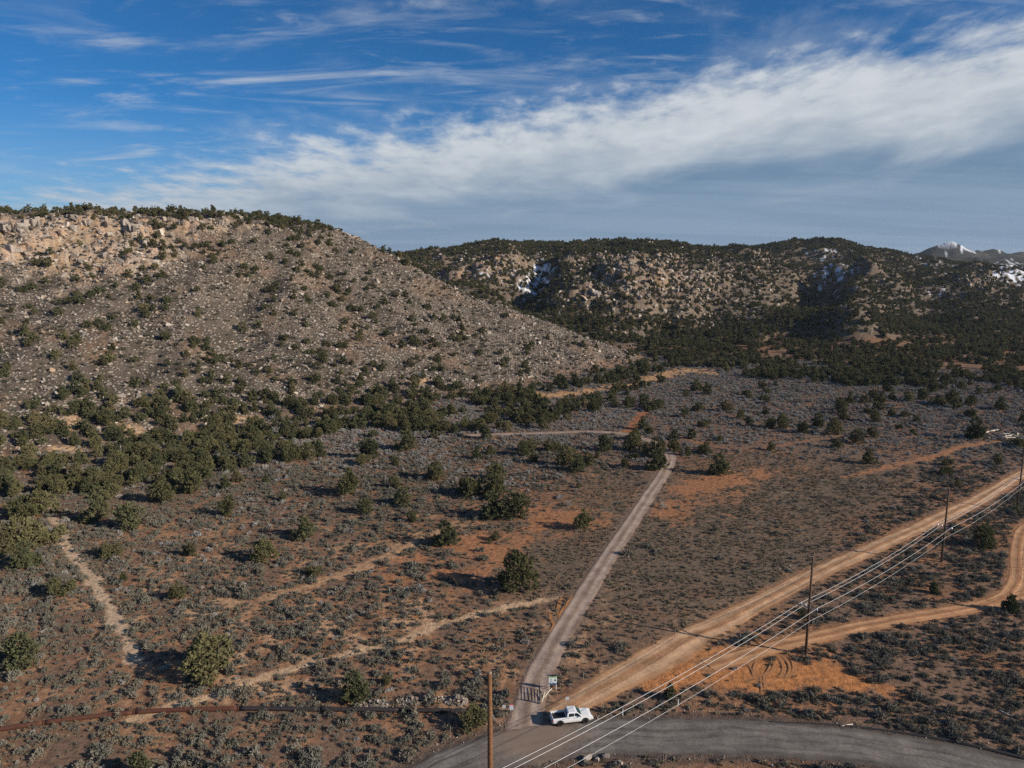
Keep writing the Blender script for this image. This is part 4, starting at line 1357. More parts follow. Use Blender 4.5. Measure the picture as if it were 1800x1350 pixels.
# jointed cliff blocks under the rim
CLB = []
for q in range(6):
    r = np.random.default_rng(1300 + q)
    bm = bmesh.new()
    add_box(bm, (0, 0, 0), (1.0, 0.8, 1.15 + 0.3 * r.random()), bevel=0.13)
    for v in bm.verts:
        v.co = v.co * (1 + r.normal() * 0.09) + Vector(r.normal(size=3) * 0.05)
    CLB.append(bm_mesh('cliff_block', bm, M_ROCK))
rb = np.random.default_rng(44)
for q in range(95):
    if q < 18:
        cpx, cpy, s_ = 5 + q * 3.6 + rb.normal() * 1.5, 399 + rb.normal() * 3.5, rb.uniform(2.4, 4.4)
    elif q < 60:
        cpx, cpy, s_ = rb.uniform(0, 290), 0, rb.uniform(1.5, 3.6)
        cpy = rb.uniform(392, 468 - 0.1 * cpx)
    else:
        cpx, cpy, s_ = rb.uniform(60, 430), 385 + rb.uniform(0, 12), rb.uniform(1.4, 2.8)
    x, y, z = hit(cpx, cpy)
    o = put('cliff_block', CLB[q % 6] if q % 5 < 3 else ROCKS[q % 12], loc=(x, y, z + 0.15 * s_), scale=s_ * np.array([rb.uniform(.8, 1.5), rb.uniform(.8, 1.2), rb.uniform(.6, 1.3)]), category='rock',
            label='%s block of the broken cliff below the mesa rim' % ('big squared sandstone' if q < 18 and q % 5 < 3 else 'rugged split sandstone' if q < 18 else 'fallen squared sandstone' if q < 60 and q % 5 < 3 else 'fallen angular sandstone' if q < 60 else 'thin rim-top sandstone'))
    o['group'] = o['label']
    o.rotation_euler = (rb.normal() * 0.1, rb.normal() * 0.1, rb.uniform(-0.7, 0.7))
scatter('talus_stones', rock_c, pos3[rs], scl3[rs], rot3[rs], pick[rs], 'pale broken stones strewn over the mesa talus slope', 'talus')
# far hills: bigger blocks only
qx, qy = jitter_grid(4.6, 1150, 520, 42, 19)
qf = sample(far, qx, qy)
qc = sample(np.clip(clifff, 0, 1), qx, qy)
qz = H(qx, qy)
qpx, qpy, _ = project(qx, qy, qz)
rk = np.clip(blob(qpx, qpy, 1120, 500, 130, 55) + 0.8 * blob(qpx, qpy, 1310, 510, 110, 55) + 0.9 * blob(qpx, qpy, 1570, 490, 55, 25, 30) + 0.9 * blob(qpx, qpy, 1725, 495, 60, 28, 25), 0, 1)
dens = (qf > 0.5) * (0.07 + 0.55 * qc + 0.35 * rk) * (1 - sample(snow_m, qx, qy))
ok = (rt.random(len(qx)) < dens) & visible(qx, qy, qz + 2)
qx, qy, qz, qc = qx[ok], qy[ok], qz[ok], qc[ok]
n_ = len(qx)
qs = rt.uniform(1.4, 3.4, n_) * (1 + 0.8 * qc)
scatter('hillside_blocks', rock_c, np.c_[qx, qy, qz + 0.2 * qs], qs[:, None] * np.c_[rt.uniform(.8, 1.3, n_), rt.uniform(.8, 1.3, n_), rt.uniform(.7, 1.3, n_)],
        np.c_[rt.normal(size=n_) * 0.3, rt.normal(size=n_) * 0.3, rt.uniform(0, 6.28, n_)], rt.integers(0, 12, n_), 'weathered sandstone blocks jutting out of the far wooded hills', 'rocks')
# dark scrub between the stones
vx, vy = jitter_grid(2.9, 640, 190, 44, 23)
vm = sample(mesa, vx, vy)
vz = H(vx, vy)
vn = fbm(vx / 15, vy / 15, 3, 951)
ok = (vm > 0.3) & (rt.random(len(vx)) < 0.22 + 0.65 * sstep(vn, -0.3, 0.5)) & visible(vx, vy, vz + 0.8) & (sample(sstep(sand + 0.25 * n2, 0.3, 0.7), vx, vy) < 0.4)
vx, vy, vz = vx[ok], vy[ok], vz[ok]
n_ = len(vx)
scatter('slope_scrub', scrub_c, np.c_[vx, vy, vz], np.clip(rt.lognormal(-0.15, 0.35, n_), 0.4, 1.9)[:, None] * np.ones((1, 3)), np.c_[np.zeros(n_), np.zeros(n_), rt.uniform(0, 6.28, n_)],
        rt.integers(0, 6, n_), 'low dark scrub growing between the talus stones', 'scrub')

# ------------------------------------------------------------------ built things
M_WHITE = bpy.data.materials.new('dusty_white_paint')
M_WHITE.use_nodes = True
t = NT(M_WHITE.node_tree)
oc = t.n('ShaderNodeTexCoord').outputs['Object']
zz = t.n('ShaderNodeSeparateXYZ', {0: oc}).outputs[2]
dirt = t.math('MULTIPLY', t.ss(t.math('ADD', zz, t.math('MULTIPLY', t.noise(oc, 3.0, 5.0, 0.6), 0.5)), 1.15, 0.75), 0.6)
pb = t.n('ShaderNodeBsdfPrincipled', {'Base Color': t.mix(dirt, (0.80, 0.80, 0.79), (0.42, 0.31, 0.23)), 'Roughness': t.math('ADD', t.math('MULTIPLY', dirt, 0.5), 0.28), 'Specular IOR Level': 0.5})
t.n('ShaderNodeOutputMaterial', {'Surface': pb.outputs[0]})
M_BLACK = mat_simple('black_plastic', (0.016, 0.016, 0.018), 0.6)
M_RUBBER = mat_simple('tyre_rubber', (0.022, 0.021, 0.020), 0.85, var=0.2)
M_RIM = mat_simple('dark_rim', (0.05, 0.05, 0.055), 0.35, 0.8)
M_GLASS = mat_simple('tinted_glass', (0.012, 0.022, 0.028), 0.08, spec=0.9)
M_SHIELD = mat_simple('windscreen_glass', (0.035, 0.075, 0.075), 0.08, spec=0.9)
M_RED = mat_simple('red_lamp', (0.36, 0.03, 0.03), 0.3)
M_LAMP = mat_simple('clear_lamp', (0.62, 0.64, 0.66), 0.15, spec=0.8)
M_CHROME = mat_simple('chrome', (0.55, 0.55, 0.55), 0.2, 1.0)
M_POLE = mat_simple('treated_pole', (0.185, 0.088, 0.038), 0.85, var=0.4)
M_POLE2 = mat_simple('weathered_pole', (0.100, 0.066, 0.045), 0.9, var=0.35)
M_ARM = mat_simple('steel_arm', (0.34, 0.37, 0.43), 0.5, 0.5)
M_INS = mat_simple('glazed_insulator', (0.42, 0.47, 0.52), 0.25)
M_WIRE = mat_simple('aluminium_wire', (0.70, 0.71, 0.70), 0.45, 0.0, spec=0.6)
M_RUST = mat_simple('rusty_steel', (0.105, 0.042, 0.026), 0.85, 0.0, var=0.4)
M_DARKPIPE = mat_simple('dark_steel', (0.040, 0.032, 0.031), 0.7, 0.0, var=0.35)
M_WOODG = mat_simple('grey_wood', (0.27, 0.21, 0.155), 0.9, var=0.3)
M_WOODP = mat_simple('bleached_wood', (0.66, 0.58, 0.47), 0.85, var=0.2)
M_GATE = mat_simple('gate_steel', (0.045, 0.042, 0.045), 0.6, 0.3)
M_SIGNW = mat_simple('sign_white', (0.74, 0.77, 0.80), 0.5)
M_SIGNG = mat_simple('sign_green', (0.30, 0.55, 0.17), 0.5)
M_SIGNB = mat_simple('sign_blue', (0.045, 0.16, 0.30), 0.5)
M_SIGND = mat_simple('sign_dark', (0.12, 0.15, 0.17), 0.6)
M_PINK = mat_simple('sign_pink', (0.72, 0.11, 0.20), 0.5)


def place(px, py):
    x, y = gp(px, py)
    return Vector((x, y, float(H(x, y))))


def empty(name, loc, rz=0.0, **props):
    return put(name, None, None, loc, rz, **props)


def part(name, parent, mat, fn, smooth=False, **props):
    bm = bmesh.new()
    fn(bm)
    return put(name, bm_mesh(name, bm, mat, smooth), parent, **props)


def prism(bm, prof, y0, y1, inset=0.0, bevel=0.0, zref=None):
    """side profile (x, z) swept across y; inset narrows the top of the profile"""
    n_ = len(prof)
    zs = [p[1] for p in prof]
    lo, hi = min(zs), max(zs)

    def yy(y, z):
        f = (z - lo) / (hi - lo + 1e-9)
        return y - math.copysign(inset * f, y)
    A_ = [bm.verts.new((x, yy(y0, z), z)) for x, z in prof]
    B_ = [bm.verts.new((x, yy(y1, z), z)) for x, z in prof]
    fs = [bm.faces.new(A_), bm.faces.new(B_[::-1])]
    for k in range(n_):
        fs.append(bm.faces.new((A_[k], B_[k], B_[(k + 1) % n_], A_[(k + 1) % n_])))
    if bevel:
        es = [e for f in fs[:2] for e in f.edges]
        bmesh.ops.bevel(bm, geom=list(set(es)), offset=bevel, segments=2, affect='EDGES', profile=0.6)


def arc(cx, cz_, r, a0, a1, n_=9):
    return [(cx + r * math.cos(math.radians(a0 + (a1 - a0) * k / (n_ - 1))), cz_ + r * math.sin(math.radians(a0 + (a1 - a0) * k / (n_ - 1)))) for k in range(n_)]


# --- white crew-cab pickup
rw, fw = Vector(gp(987, 1278)), Vector(gp(1026, 1273.5))
hd = (fw - rw).normalized()
truck_rz = math.atan2(hd.y, hd.x)
ctr = (rw + fw) / 2 + Vector((-hd.y, hd.x)) * 0.85
tz0 = float(H(ctr.x, ctr.y)) + 0.10
truck = empty('pickup_truck', (ctr.x, ctr.y, tz0), truck_rz, category='truck', label='white crew-cab pickup truck parked on the roadside by the gravel road gate')
WB, HW, WR = 1.86, 0.98, 0.43
low = [(-2.88, 0.62)] + [(-WB - 0.52, 0.56)] + arc(-WB, 0.46, 0.52, 168, 12) + [(-WB + 0.52, 0.50), (WB - 0.54, 0.50)] + arc(WB, 0.46, 0.52, 168, 12) + [(WB + 0.54, 0.52), (2.86, 0.60)]
front = [(2.95, 0.98), (2.80, 1.20), (2.55, 1.27), (1.38, 1.34), (1.20, 1.32), (-0.80, 1.32), (-0.80, 0.98)]
side_low = [p for p in low if True]


def f_body(bm):
    prism(bm, side_low + [(2.95, 0.98), (2.82, 1.16), (2.45, 1.25), (1.35, 1.32), (-0.82, 1.32), (-0.82, 0.99), (-2.92, 0.99)], -HW, HW, 0.05, 0.05)
    for s_ in (-1, 1):                                               # bed walls and headboard rails
        add_box(bm, (-1.87, s_ * (HW - 0.075), 1.14), (2.10, 0.13, 0.34), bevel=0.03)


part('body', truck, M_WHITE, f_body)
part('tailgate', truck, M_WHITE, lambda bm: add_box(bm, (-2.90, 0, 1.02), (0.09, 1.66, 0.56), bevel=0.03))
part('bed_liner', truck, M_BLACK, lambda bm: add_box(bm, (-1.87, 0, 1.01), (1.96, 1.64, 0.06)))
cab = [(-0.84, 1.325), (-0.74, 1.86), (-0.55, 1.95), (0.42, 1.95), (0.62, 1.90), (1.42, 1.325)]
cab_o = part('cab', truck, M_WHITE, lambda bm: prism(bm, cab, -0.92, 0.92, 0.17, 0.05))


def yat(z, off=0.012):
    return 0.92 - 0.17 * (z - 1.325) / 0.625 + off


def f_win(x0, x1, x0t, x1t, s_):
    def f(bm):
        z0, z1 = 1.37, 1.78
        pts = [(x0, s_ * yat(z0), z0), (x1, s_ * yat(z0), z0), (x1t, s_ * yat(z1), z1), (x0t, s_ * yat(z1), z1)]
        vs = [bm.verts.new(p) for p in pts] + [bm.verts.new((p[0], p[1] - s_ * 0.05, p[2])) for p in pts]
        bm.faces.new(vs[:4])
        for k in range(4):
            bm.faces.new((vs[k], vs[4 + k], vs[4 + (k + 1) % 4], vs[(k + 1) % 4]))
    return f


for s_ in (-1, 1):
    part('side_window', truck, M_GLASS, f_win(0.30, 1.18, 0.30, 0.66, s_))
    part('side_window', truck, M_GLASS, f_win(-0.62, 0.20, -0.56, 0.20, s_))


def f_shield(bm):
    d = Vector((1.42 - 0.62, 0, 1.325 - 1.90))
    nrm = Vector((-d.z, 0, d.x)).normalized() * 0.015
    a, b = Vector((0.70, 0, 1.845)) + nrm, Vector((1.36, 0, 1.37)) + nrm
    ya, yb = 0.70, 0.82
    bm.faces.new([bm.verts.new(p) for p in ((a.x, -ya, a.z), (b.x, -yb, b.z), (b.x, yb, b.z), (a.x, ya, a.z))])


part('windscreen', truck, M_SHIELD, f_shield)
part('rear_window', truck, M_GLASS, lambda bm: bm.faces.new([bm.verts.new(p) for p in ((-0.845, -0.70, 1.42), (-0.845, 0.70, 1.42), (-0.765, 0.62, 1.82), (-0.765, -0.62, 1.82))]))
for s_ in (-1, 1):
    for xw in (-WB, WB):
        wh = empty('wheel', (xw, s_ * 0.82, WR), 0.0)
        wh.parent = truck

        def f_tyre(bm):
            prof = [(0.24, -0.13), (0.37, -0.15), (0.42, -0.12), (WR, -0.05), (WR, 0.05), (0.42, 0.12), (0.37, 0.15), (0.24, 0.13)]
            n_ = 22
            rg = [[bm.verts.new((r_ * math.cos(2 * math.pi * k / n_), y_, r_ * math.sin(2 * math.pi * k / n_))) for r_, y_ in prof] for k in range(n_)]
            for k in range(n_):
                for q in range(len(prof)):
                    bm.faces.new((rg[k][q], rg[k][(q + 1) % len(prof)], rg[(k + 1) % n_][(q + 1) % len(prof)], rg[(k + 1) % n_][q]))
        part('tyre', wh, M_RUBBER, f_tyre, True)

        def f_rim(bm):
            add_tube(bm, [(0, -0.09, 0), (0, 0.09, 0)], 0.245, 18)
            for k in range(6):
                a = k * math.pi / 3
                add_box(bm, (0.13 * math.cos(a), s_ * 0.10, 0.13 * math.sin(a)), (0.22, 0.04, 0.05), Matrix.Rotation(-a, 3, 'Y'))
        part('rim', wh, M_RIM, f_rim)
    part('headlight', truck, M_LAMP, lambda bm: add_box(bm, (2.86, s_ * 0.76, 1.02), (0.16, 0.34, 0.20), bevel=0.03))
    part('tail_light', truck, M_RED, lambda bm: add_box(bm, (-2.91, s_ * 0.90, 1.02), (0.12, 0.17, 0.40), bevel=0.02))
    mi = part('mirror', truck, M_BLACK, lambda bm: (add_box(bm, (1.02, s_ * 1.10, 1.42), (0.12, 0.20, 0.24), bevel=0.03), add_box(bm, (1.04, s_ * 0.97, 1.36), (0.06, 0.14, 0.06))))
    for xh in (0.28, -0.66):
        part('door_handle', truck, M_CHROME, lambda bm: add_box(bm, (xh, s_ * 0.975, 1.16), (0.20, 0.05, 0.05)))
    part('fender_flare', truck, M_BLACK, lambda bm: [add_tube(bm, [(x_, s_ * 0.985, z_) for x_, z_ in arc(xw, 0.46, 0.53, 172, 8, 11)], 0.035, 5) for xw in (-WB, WB)])
    part('running_board', truck, M_BLACK, lambda bm: add_box(bm, (0.1, s_ * 0.95, 0.44), (2.3, 0.16, 0.06)))
part('front_bumper', truck, M_WHITE, lambda bm: add_box(bm, (2.98, 0, 0.72), (0.20, 1.86, 0.26), bevel=0.05))
part('rear_bumper', truck, M_CHROME, lambda bm: add_box(bm, (-3.00, 0, 0.66), (0.18, 1.80, 0.20), bevel=0.03))
part('grille', truck, M_BLACK, lambda bm: add_box(bm, (2.93, 0, 0.99), (0.08, 1.10, 0.24), bevel=0.02))
part('underbody', truck, M_BLACK, lambda bm: add_box(bm, (0, 0, 0.50), (5.0, 1.2, 0.2)))

# --- power poles and wires
PA, PB, PC, PD = Vector((-2.4, 70.0)), Vector(gp(1416, 1151)), Vector(gp(1654.5, 988)), Vector(gp(1787.5, 894))
LPOLES = [(PA, 22.6, 8.8, M_POLE, 'orange-brown wooden power pole standing beside the main road west of the truck'),
          (PB, 17.6, 8.75, M_POLE2, 'dark wooden power pole at the dirt turnaround with its crossarm half way up'),
          (PC, 16.9, 8.3, M_POLE2, 'dark wooden power pole between dirt road and dense juniper'),
          (PD, 16.6, 8.4, M_POLE2, 'far dark wooden power pole past the dirt track bend')]
attach = []
for k, (p, hgt, arm, mt, lab) in enumerate(LPOLES):
    prv = LPOLES[max(k - 1, 0)][0]
    nxt = LPOLES[min(k + 1, 3)][0]
    ln = (nxt - prv).normalized()
    z0 = float(H(p.x, p.y))
    o = empty('power_pole', (p.x, p.y, z0), math.atan2(ln.y, ln.x), category='power pole', label=lab, group='wooden power poles along the dirt road')
    fat = 1.5 if k == 0 else 1.0
    part('pole', o, mt, lambda bm: add_tube(bm, [(0, 0, -1.0), (0, 0, hgt * 0.5), (0, 0, hgt)], [0.235 * fat, 0.20 * fat, 0.155 * fat], 14), True)
    part('pole_cap', o, M_WOODG, lambda bm: add_tube(bm, [(0, 0, hgt), (0, 0, hgt + 0.12)], [0.16 * fat, 0.10 * fat], 14))
    ar = part('crossarm', o, M_ARM, lambda bm: add_box(bm, (0.12 + 0.12 * fat, 0.12, arm - 0.25), (0.12, 3.0, 0.14), bevel=0.015))
    br = part('brace', o, M_ARM, lambda bm: [add_tube(bm, [(0.24, s_ * 0.9, arm - 0.28), (0.2, 0, arm - 1.0)], 0.03, 5) for s_ in (-1, 1)])
    pts = []
    for off in (1.5, 0.72, -1.28):
        ins = part('insulator', o, M_INS, lambda bm: [add_tube(bm, [(0.24, off, arm - 0.2 + q * 0.1), (0.24, off, arm - 0.13 + q * 0.1)], [0.12, 0.07], 8) for q in range(3)])
        pts.append((0.24, off, arm + 0.12))
    part('neutral_bracket', o, M_INS, lambda bm: add_box(bm, (0.0, -0.28, arm - 2.4), (0.12, 0.22, 0.12)))
    pts.append((0.0, -0.42, arm - 2.4))
    M_ = Matrix.Translation((p.x, p.y, z0)) @ Matrix.Rotation(math.atan2(ln.y, ln.x), 4, 'Z')
    attach.append([M_ @ Vector(q) for q in pts])
d0 = Vector(((PA - PB).x, (PA - PB).y, 0)).normalized() * 60
d1 = Vector(((PD - PC).x, (PD - PC).y, 0)).normalized() * 60
attach = [[q + d0 for q in attach[0]]] + attach + [[q + d1 for q in attach[-1]]]
WLAB = ['outermost conductor wire on the arm end over the dirt road', 'second conductor wire on the arm between pole and dirt road end', 'conductor wire on the arm end away from the dirt road', 'lowest thin neutral wire fixed to the pole sides']
for wi in range(4):
    pts = []
    for a_, b_ in zip(attach[:-1], attach[1:]):
        for q in range(20):
            t_ = q / 20
            pnt = a_[wi].lerp(b_[wi], t_)
            pnt.z -= 4 * 0.95 * t_ * (1 - t_)
            pts.append(pnt)
    pts.append(attach[-1][wi])
    bm = bmesh.new()
    add_tube(bm, pts, 0.026 if wi < 3 else 0.019, 5)
    put('power_line', bm_mesh('power_line', bm, M_WIRE, True), category='wire', label=WLAB[wi], group='wires strung along the power poles')

# --- pipe lying on the soil
pl = smooth_line([gp(*p) for p in [(-90, 1294), (0, 1283), (100, 1270), (200, 1258), (300, 1252), (420, 1248.5), (520, 1249), (620, 1250), (720, 1251), (822, 1253)]], 1.0)
pipe = empty('pipe', (pl[0][0], pl[0][1], float(H(*pl[0]))), category='pipe', label='long steel pipe lying on the soil, half rusty red and half dark')
org = np.array([pl[0][0], pl[0][1], float(H(*pl[0]))])
pz = H(pl[:, 0], pl[:, 1])
P3 = np.c_[pl, pz + 0.30] - org
ncut = int(np.argmin(np.abs(project(pl[:, 0], pl[:, 1], pz)[0] - 415)))
cuts = [0] + list(range(12, ncut - 6, 12)) + [ncut] + list(range(ncut + 12, len(P3) - 6, 12)) + [len(P3) - 1]
for a_, b_ in zip(cuts[:-1], cuts[1:]):
    mt = M_RUST if b_ <= ncut else M_DARKPIPE
    o = part('pipe_section', pipe, mt, lambda bm: add_tube(bm, P3[a_:b_ + 1], 0.34, 14), True)
    d = P3[b_] - P3[b_ - 1]
    part('collar', pipe, mt, lambda bm: add_tube(bm, [P3[b_] - d * 0.12, P3[b_] + d * 0.12], 0.375, 14), True)

# --- notice board
pz_ = place(971.5, 1213.5)
sgn = empty('notice_board', pz_, math.radians(3), category='sign', label='white notice board with green top and blue foot on two posts by the gate')
for s_ in (-1, 1):
    part('post', sgn, M_SIGNW, lambda bm: add_box(bm, (s_ * 0.55, 0.06, 1.12), (0.11, 0.11, 2.4)))
bd = part('board', sgn, M_SIGNW, lambda bm: add_box(bm, (0, -0.04, 1.68), (1.28, 0.06, 1.24), bevel=0.01))
part('green_band', bd, M_SIGNG, lambda bm: add_box(bm, (0, -0.074, 2.20), (1.27, 0.008, 0.19)))
part('blue_foot', bd, M_SIGNB, lambda bm: [add_box(bm, (-0.635 + 0.0794 * (k + 0.5), -0.074, 1.07 + (0.20 + 0.05 * math.sin(k * 0.9)) / 2), (0.0794, 0.008, 0.20 + 0.05 * math.sin(k * 0.9))) for k in range(16)])


def f_emblem(bm):
    for k in range(14):
        a = math.radians(40 + k * 20)
        add_box(bm, (-0.27 + 0.14 * math.cos(a), -0.075, 1.80 + 0.14 * math.sin(a)), (0.06, 0.008, 0.04), Matrix.Rotation(-a, 3, 'Y'))
    add_box(bm, (-0.20, -0.075, 1.79), (0.12, 0.008, 0.05))
    for r_ in range(2):
        for k in range(6):
            add_box(bm, (-0.44 + k * 0.085, -0.075, 1.52 - r_ * 0.10), (0.055, 0.008, 0.05))


part('printed_emblem', bd, M_SIGND, f_emblem)
part('printed_picture', bd, M_SIGND, lambda bm: add_tube(bm, [(0.36, -0.070, 1.72), (0.36, -0.080, 1.72)], 0.17, 14))

# --- small roadside signs
for px, py, wd, hg, ph, pink, lab in ((997, 1241, 0.46, 0.5, 0.95, 0, 'small white square sign on a thin post behind the pickup truck'),
                                      (899, 1255, 0.55, 0.68, 0.75, 1, 'small white sign with a pink strip on top beside the gravel road mouth'),
                                      (886, 1250, 0.46, 0.46, 0.55, 0, 'small tilted white sign among the fallen rails')):
    p = place(px, py)
    o = empty('small_sign', p, 0.0, category='sign', label=lab, group='small signs near the gate')
    part('post', o, M_WOODG, lambda bm: add_box(bm, (0, 0.03, (ph + hg) / 2 - 0.1), (0.05, 0.05, ph + hg + 0.1)))
    bd = part('plate', o, M_SIGNW, lambda bm: add_box(bm, (0, -0.02, ph + hg / 2), (wd, 0.03, hg), Matrix.Rotation(math.radians(8 if lab.startswith('small tilted') else 0), 3, 'Y')))
    part('printed_lines', bd, M_SIGND, lambda bm: [add_box(bm, (0, -0.038, ph + hg * (0.3 + 0.2 * k)), (wd * 0.6, 0.006, 0.025)) for k in range(3)])
    if pink:
        part('pink_strip', bd, M_PINK, lambda bm: add_box(bm, (0.0, -0.02, ph + hg + 0.09), (wd * 0.9, 0.03, 0.17)))
for px, py, lab in ((1094.5, 1258, 'short white marker post in the verge east of the pickup truck'), (1192, 1240, 'tiny white marker post beside the small cone-shaped juniper')):
    p = place(px, py)
    o = empty('marker_post', p, 0, category='marker', label=lab, group='white marker posts')
    part('post', o, M_SIGNW, lambda bm: add_box(bm, (0, 0, 0.52), (0.12, 0.06, 1.14), bevel=0.01))
    part('tip', o, M_SIGND, lambda bm: add_box(bm, (0, 0, 1.14), (0.125, 0.065, 0.1)))

# --- open bar gate and its posts
ga, gb = place(950, 1237.5), place(947.5, 1214)
gd = (gb - ga)
gate = empty('bar_gate', ga, math.atan2(gd.y, gd.x), category='gate', label='dark steel bar gate swung open along the gravel road')
gl = gd.length
for k in range(6):
    part('rail', gate, M_GATE, lambda bm: add_tube(bm, [(0.1, 0, 0.22 + k * 0.24), (gl, 0, 0.22 + k * 0.24)], 0.045, 6))
for xx in (0.1, gl * 0.5, gl):
    part('upright', gate, M_GATE, lambda bm: add_tube(bm, [(xx, 0, 0.1), (xx, 0, 1.5)], 0.05, 6))
part('hinge_post', gate, M_WOODG, lambda bm: add_tube(bm, [(-0.1, 0, -0.3), (-0.1, 0, 1.75)], 0.12, 8))

# --- fences


def fence(posts, lab, hgt=1.3, nw=3, name='wire_fence'):
    p0 = posts[0]
    f = empty(name, p0, 0, category='fence', label=lab)
    for p in posts:
        q = p - p0
        part('post', f, M_WOODG, lambda bm: add_tube(bm, [(q.x, q.y, q.z - 0.3), (q.x + 0.03, q.y, q.z + hgt)], 0.055, 6))
    for k in range(nw):
        part('wire', f, M_GATE, lambda bm: add_tube(bm, [p - p0 + Vector((0, 0, hgt * (0.35 + 0.28 * k))) for p in posts], 0.009, 3))
    return f


fence([place(*p) for p in ((865, 1262), (829, 1276), (791.5, 1290), (757, 1299), (722.5, 1310), (685, 1328), (649, 1338), (615, 1351))], 'sagging wire fence along the main road verge below the pipe')
fence([place(*p) for p in ((984, 1214), (1025, 1196), (1071, 1175), (1110, 1157), (1148, 1138), (1186, 1120))], 'thin wire fence between the notice board and the dirt road')
fence([place(*p) for p in ((912, 1222), (922, 1190), (938, 1160), (955, 1128))], 'short wire fence along the west edge of the gravel road')
fence([place(*p) for p in ((1794, 1018), (1796, 1000), (1797, 984), (1799, 968))], 'short wire fence outside the bend of the dirt track')
fence([place(*p) for p in ((976, 1032), (986, 995), (1005, 972), (1030, 938))], 'thin wire fence running from the gravel road towards the lopsided juniper')

# --- fallen rails, logs
rl = np.random.default_rng(31)


def log(px, py, L, ang, r_, mat, lab, grp, tilt_=0.0, name='log'):
    p = place(px, py)
    bm = bmesh.new()
    n_ = 5
    ptsl = [((t_ - 0.5) * L, rl.normal() * 0.04, rl.normal() * 0.03 + abs(t_) * tilt_) for t_ in np.linspace(0, 1, n_)]
    add_tube(bm, ptsl, [r_ * (1.1 - 0.1 * k) for k in range(n_)], 7)
    for k in range(2):
        t_ = rl.uniform(0.2, 0.8)
        add_tube(bm, [((t_ - 0.5) * L, 0, 0), ((t_ - 0.4) * L, rl.normal() * 0.3, r_ * 2.2)], [r_ * 0.4, r_ * 0.2], 5)
    put(name, bm_mesh(name, bm, mat, True), loc=p + Vector((0, 0, r_ * 0.9)), rz=ang, category='log', label=lab, group=grp)


for px, py, L, ang in ((868, 1236, 2.6, -0.9), (878, 1233, 3.2, -0.8), (888, 1236, 3.0, -0.95), (893, 1241, 2.4, -0.75), (874, 1244, 2.0, -0.8)):
    log(px, py, L, ang, 0.08, M_WOODG, 'weathered fallen rail in the brush beside the small signs', 'fallen rails near the small signs')
log(962, 1224, 2.0, 0.75, 0.09, M_WOODP, 'pale leaning brace post between the open gate and notice board', 'gate timbers', 0.8)
log(955, 1229, 1.8, 1.25, 0.08, M_WOODP, 'short pale post stub beside the open gate hinge', 'gate timbers', 0.7)
for px, py, L, ang in ((1737, 760, 5, 0.5), (1748, 757.5, 5.5, 0.45), (1770, 764, 7, 0.1), (1777, 767, 6, 0.3), (1764, 770, 6, 0.55), (1773, 771, 5, 0.1), (1741, 770, 3.5, 0.7), (1796, 769, 6, -0.2), (1783, 765, 5, 0.35)):
    log(px, py, L, ang, 0.28, M_WOODP, 'bleached log lying in sagebrush beside the dome-shaped juniper', 'bleached logs on the eastern plain')
log(1488, 1276, 2.0, 0.2, 0.08, M_WOODP, 'pale stick lying on the upper verge of the main road', 'verge sticks')
log(1768, 1254, 1.9, -1.0, 0.10, M_WOODP, 'short pale log in sagebrush above the main road', 'verge sticks')
log(1378, 866, 3.0, 0.15, 0.08, M_WOODG, 'fallen branch on the cropped field east of the gravel road', 'field branches')
log(1431, 870.5, 2.6, 0.2, 0.08, M_WOODG, 'fallen branch at the greyish end of the cropped field', 'field branches')

# --- rubble piles: broken stone, one heap each
for (px, py, rx, ry, hh, n_, lab) in ((664, 1238, 2.0, 1.1, 0.9, 150, 'heap of broken stone next to the rounded juniper'), (640, 1241, 1.8, 0.8, 0.4, 60, 'thin spill of broken stone under the rounded juniper'),
                                      (722, 1233, 2.3, 1.0, 0.8, 130, 'heap of broken stone in the middle of the pipe rubble row'), (803, 1233, 1.7, 1.3, 1.1, 150, 'tallest heap of broken stone near the end of the pipe'),
                                      (769, 1229, 1.6, 0.6, 0.3, 40, 'low spill of stone between two rubble heaps')):
    p = place(px, py)
    r = np.random.default_rng(int(px))
    bm = bmesh.new()
    for k in range(n_):
        a, q = r.uniform(0, 6.28), math.sqrt(r.random())
        c_ = Vector((rx * q * math.cos(a), ry * q * math.sin(a), hh * (1 - q) * r.uniform(0.5, 1.0)))
        src = ROCKS[int(r.integers(0, 12))]
        s_ = r.uniform(0.2, 0.55)
        M_ = Matrix.Translation(c_) @ Matrix.Rotation(r.uniform(0, 6.28), 4, Vector(r.normal(size=3)).normalized()) @ Matrix.Scale(s_, 4)
        vs = [bm.verts.new(M_ @ v.co) for v in src.vertices]
        for f in src.polygons:
            bm.faces.new([vs[i] for i in f.vertices])
    put('rubble_heap', bm_mesh('rubble_heap', bm, M_ROCK), loc=p, kind='stuff', category='rubble', label=lab)

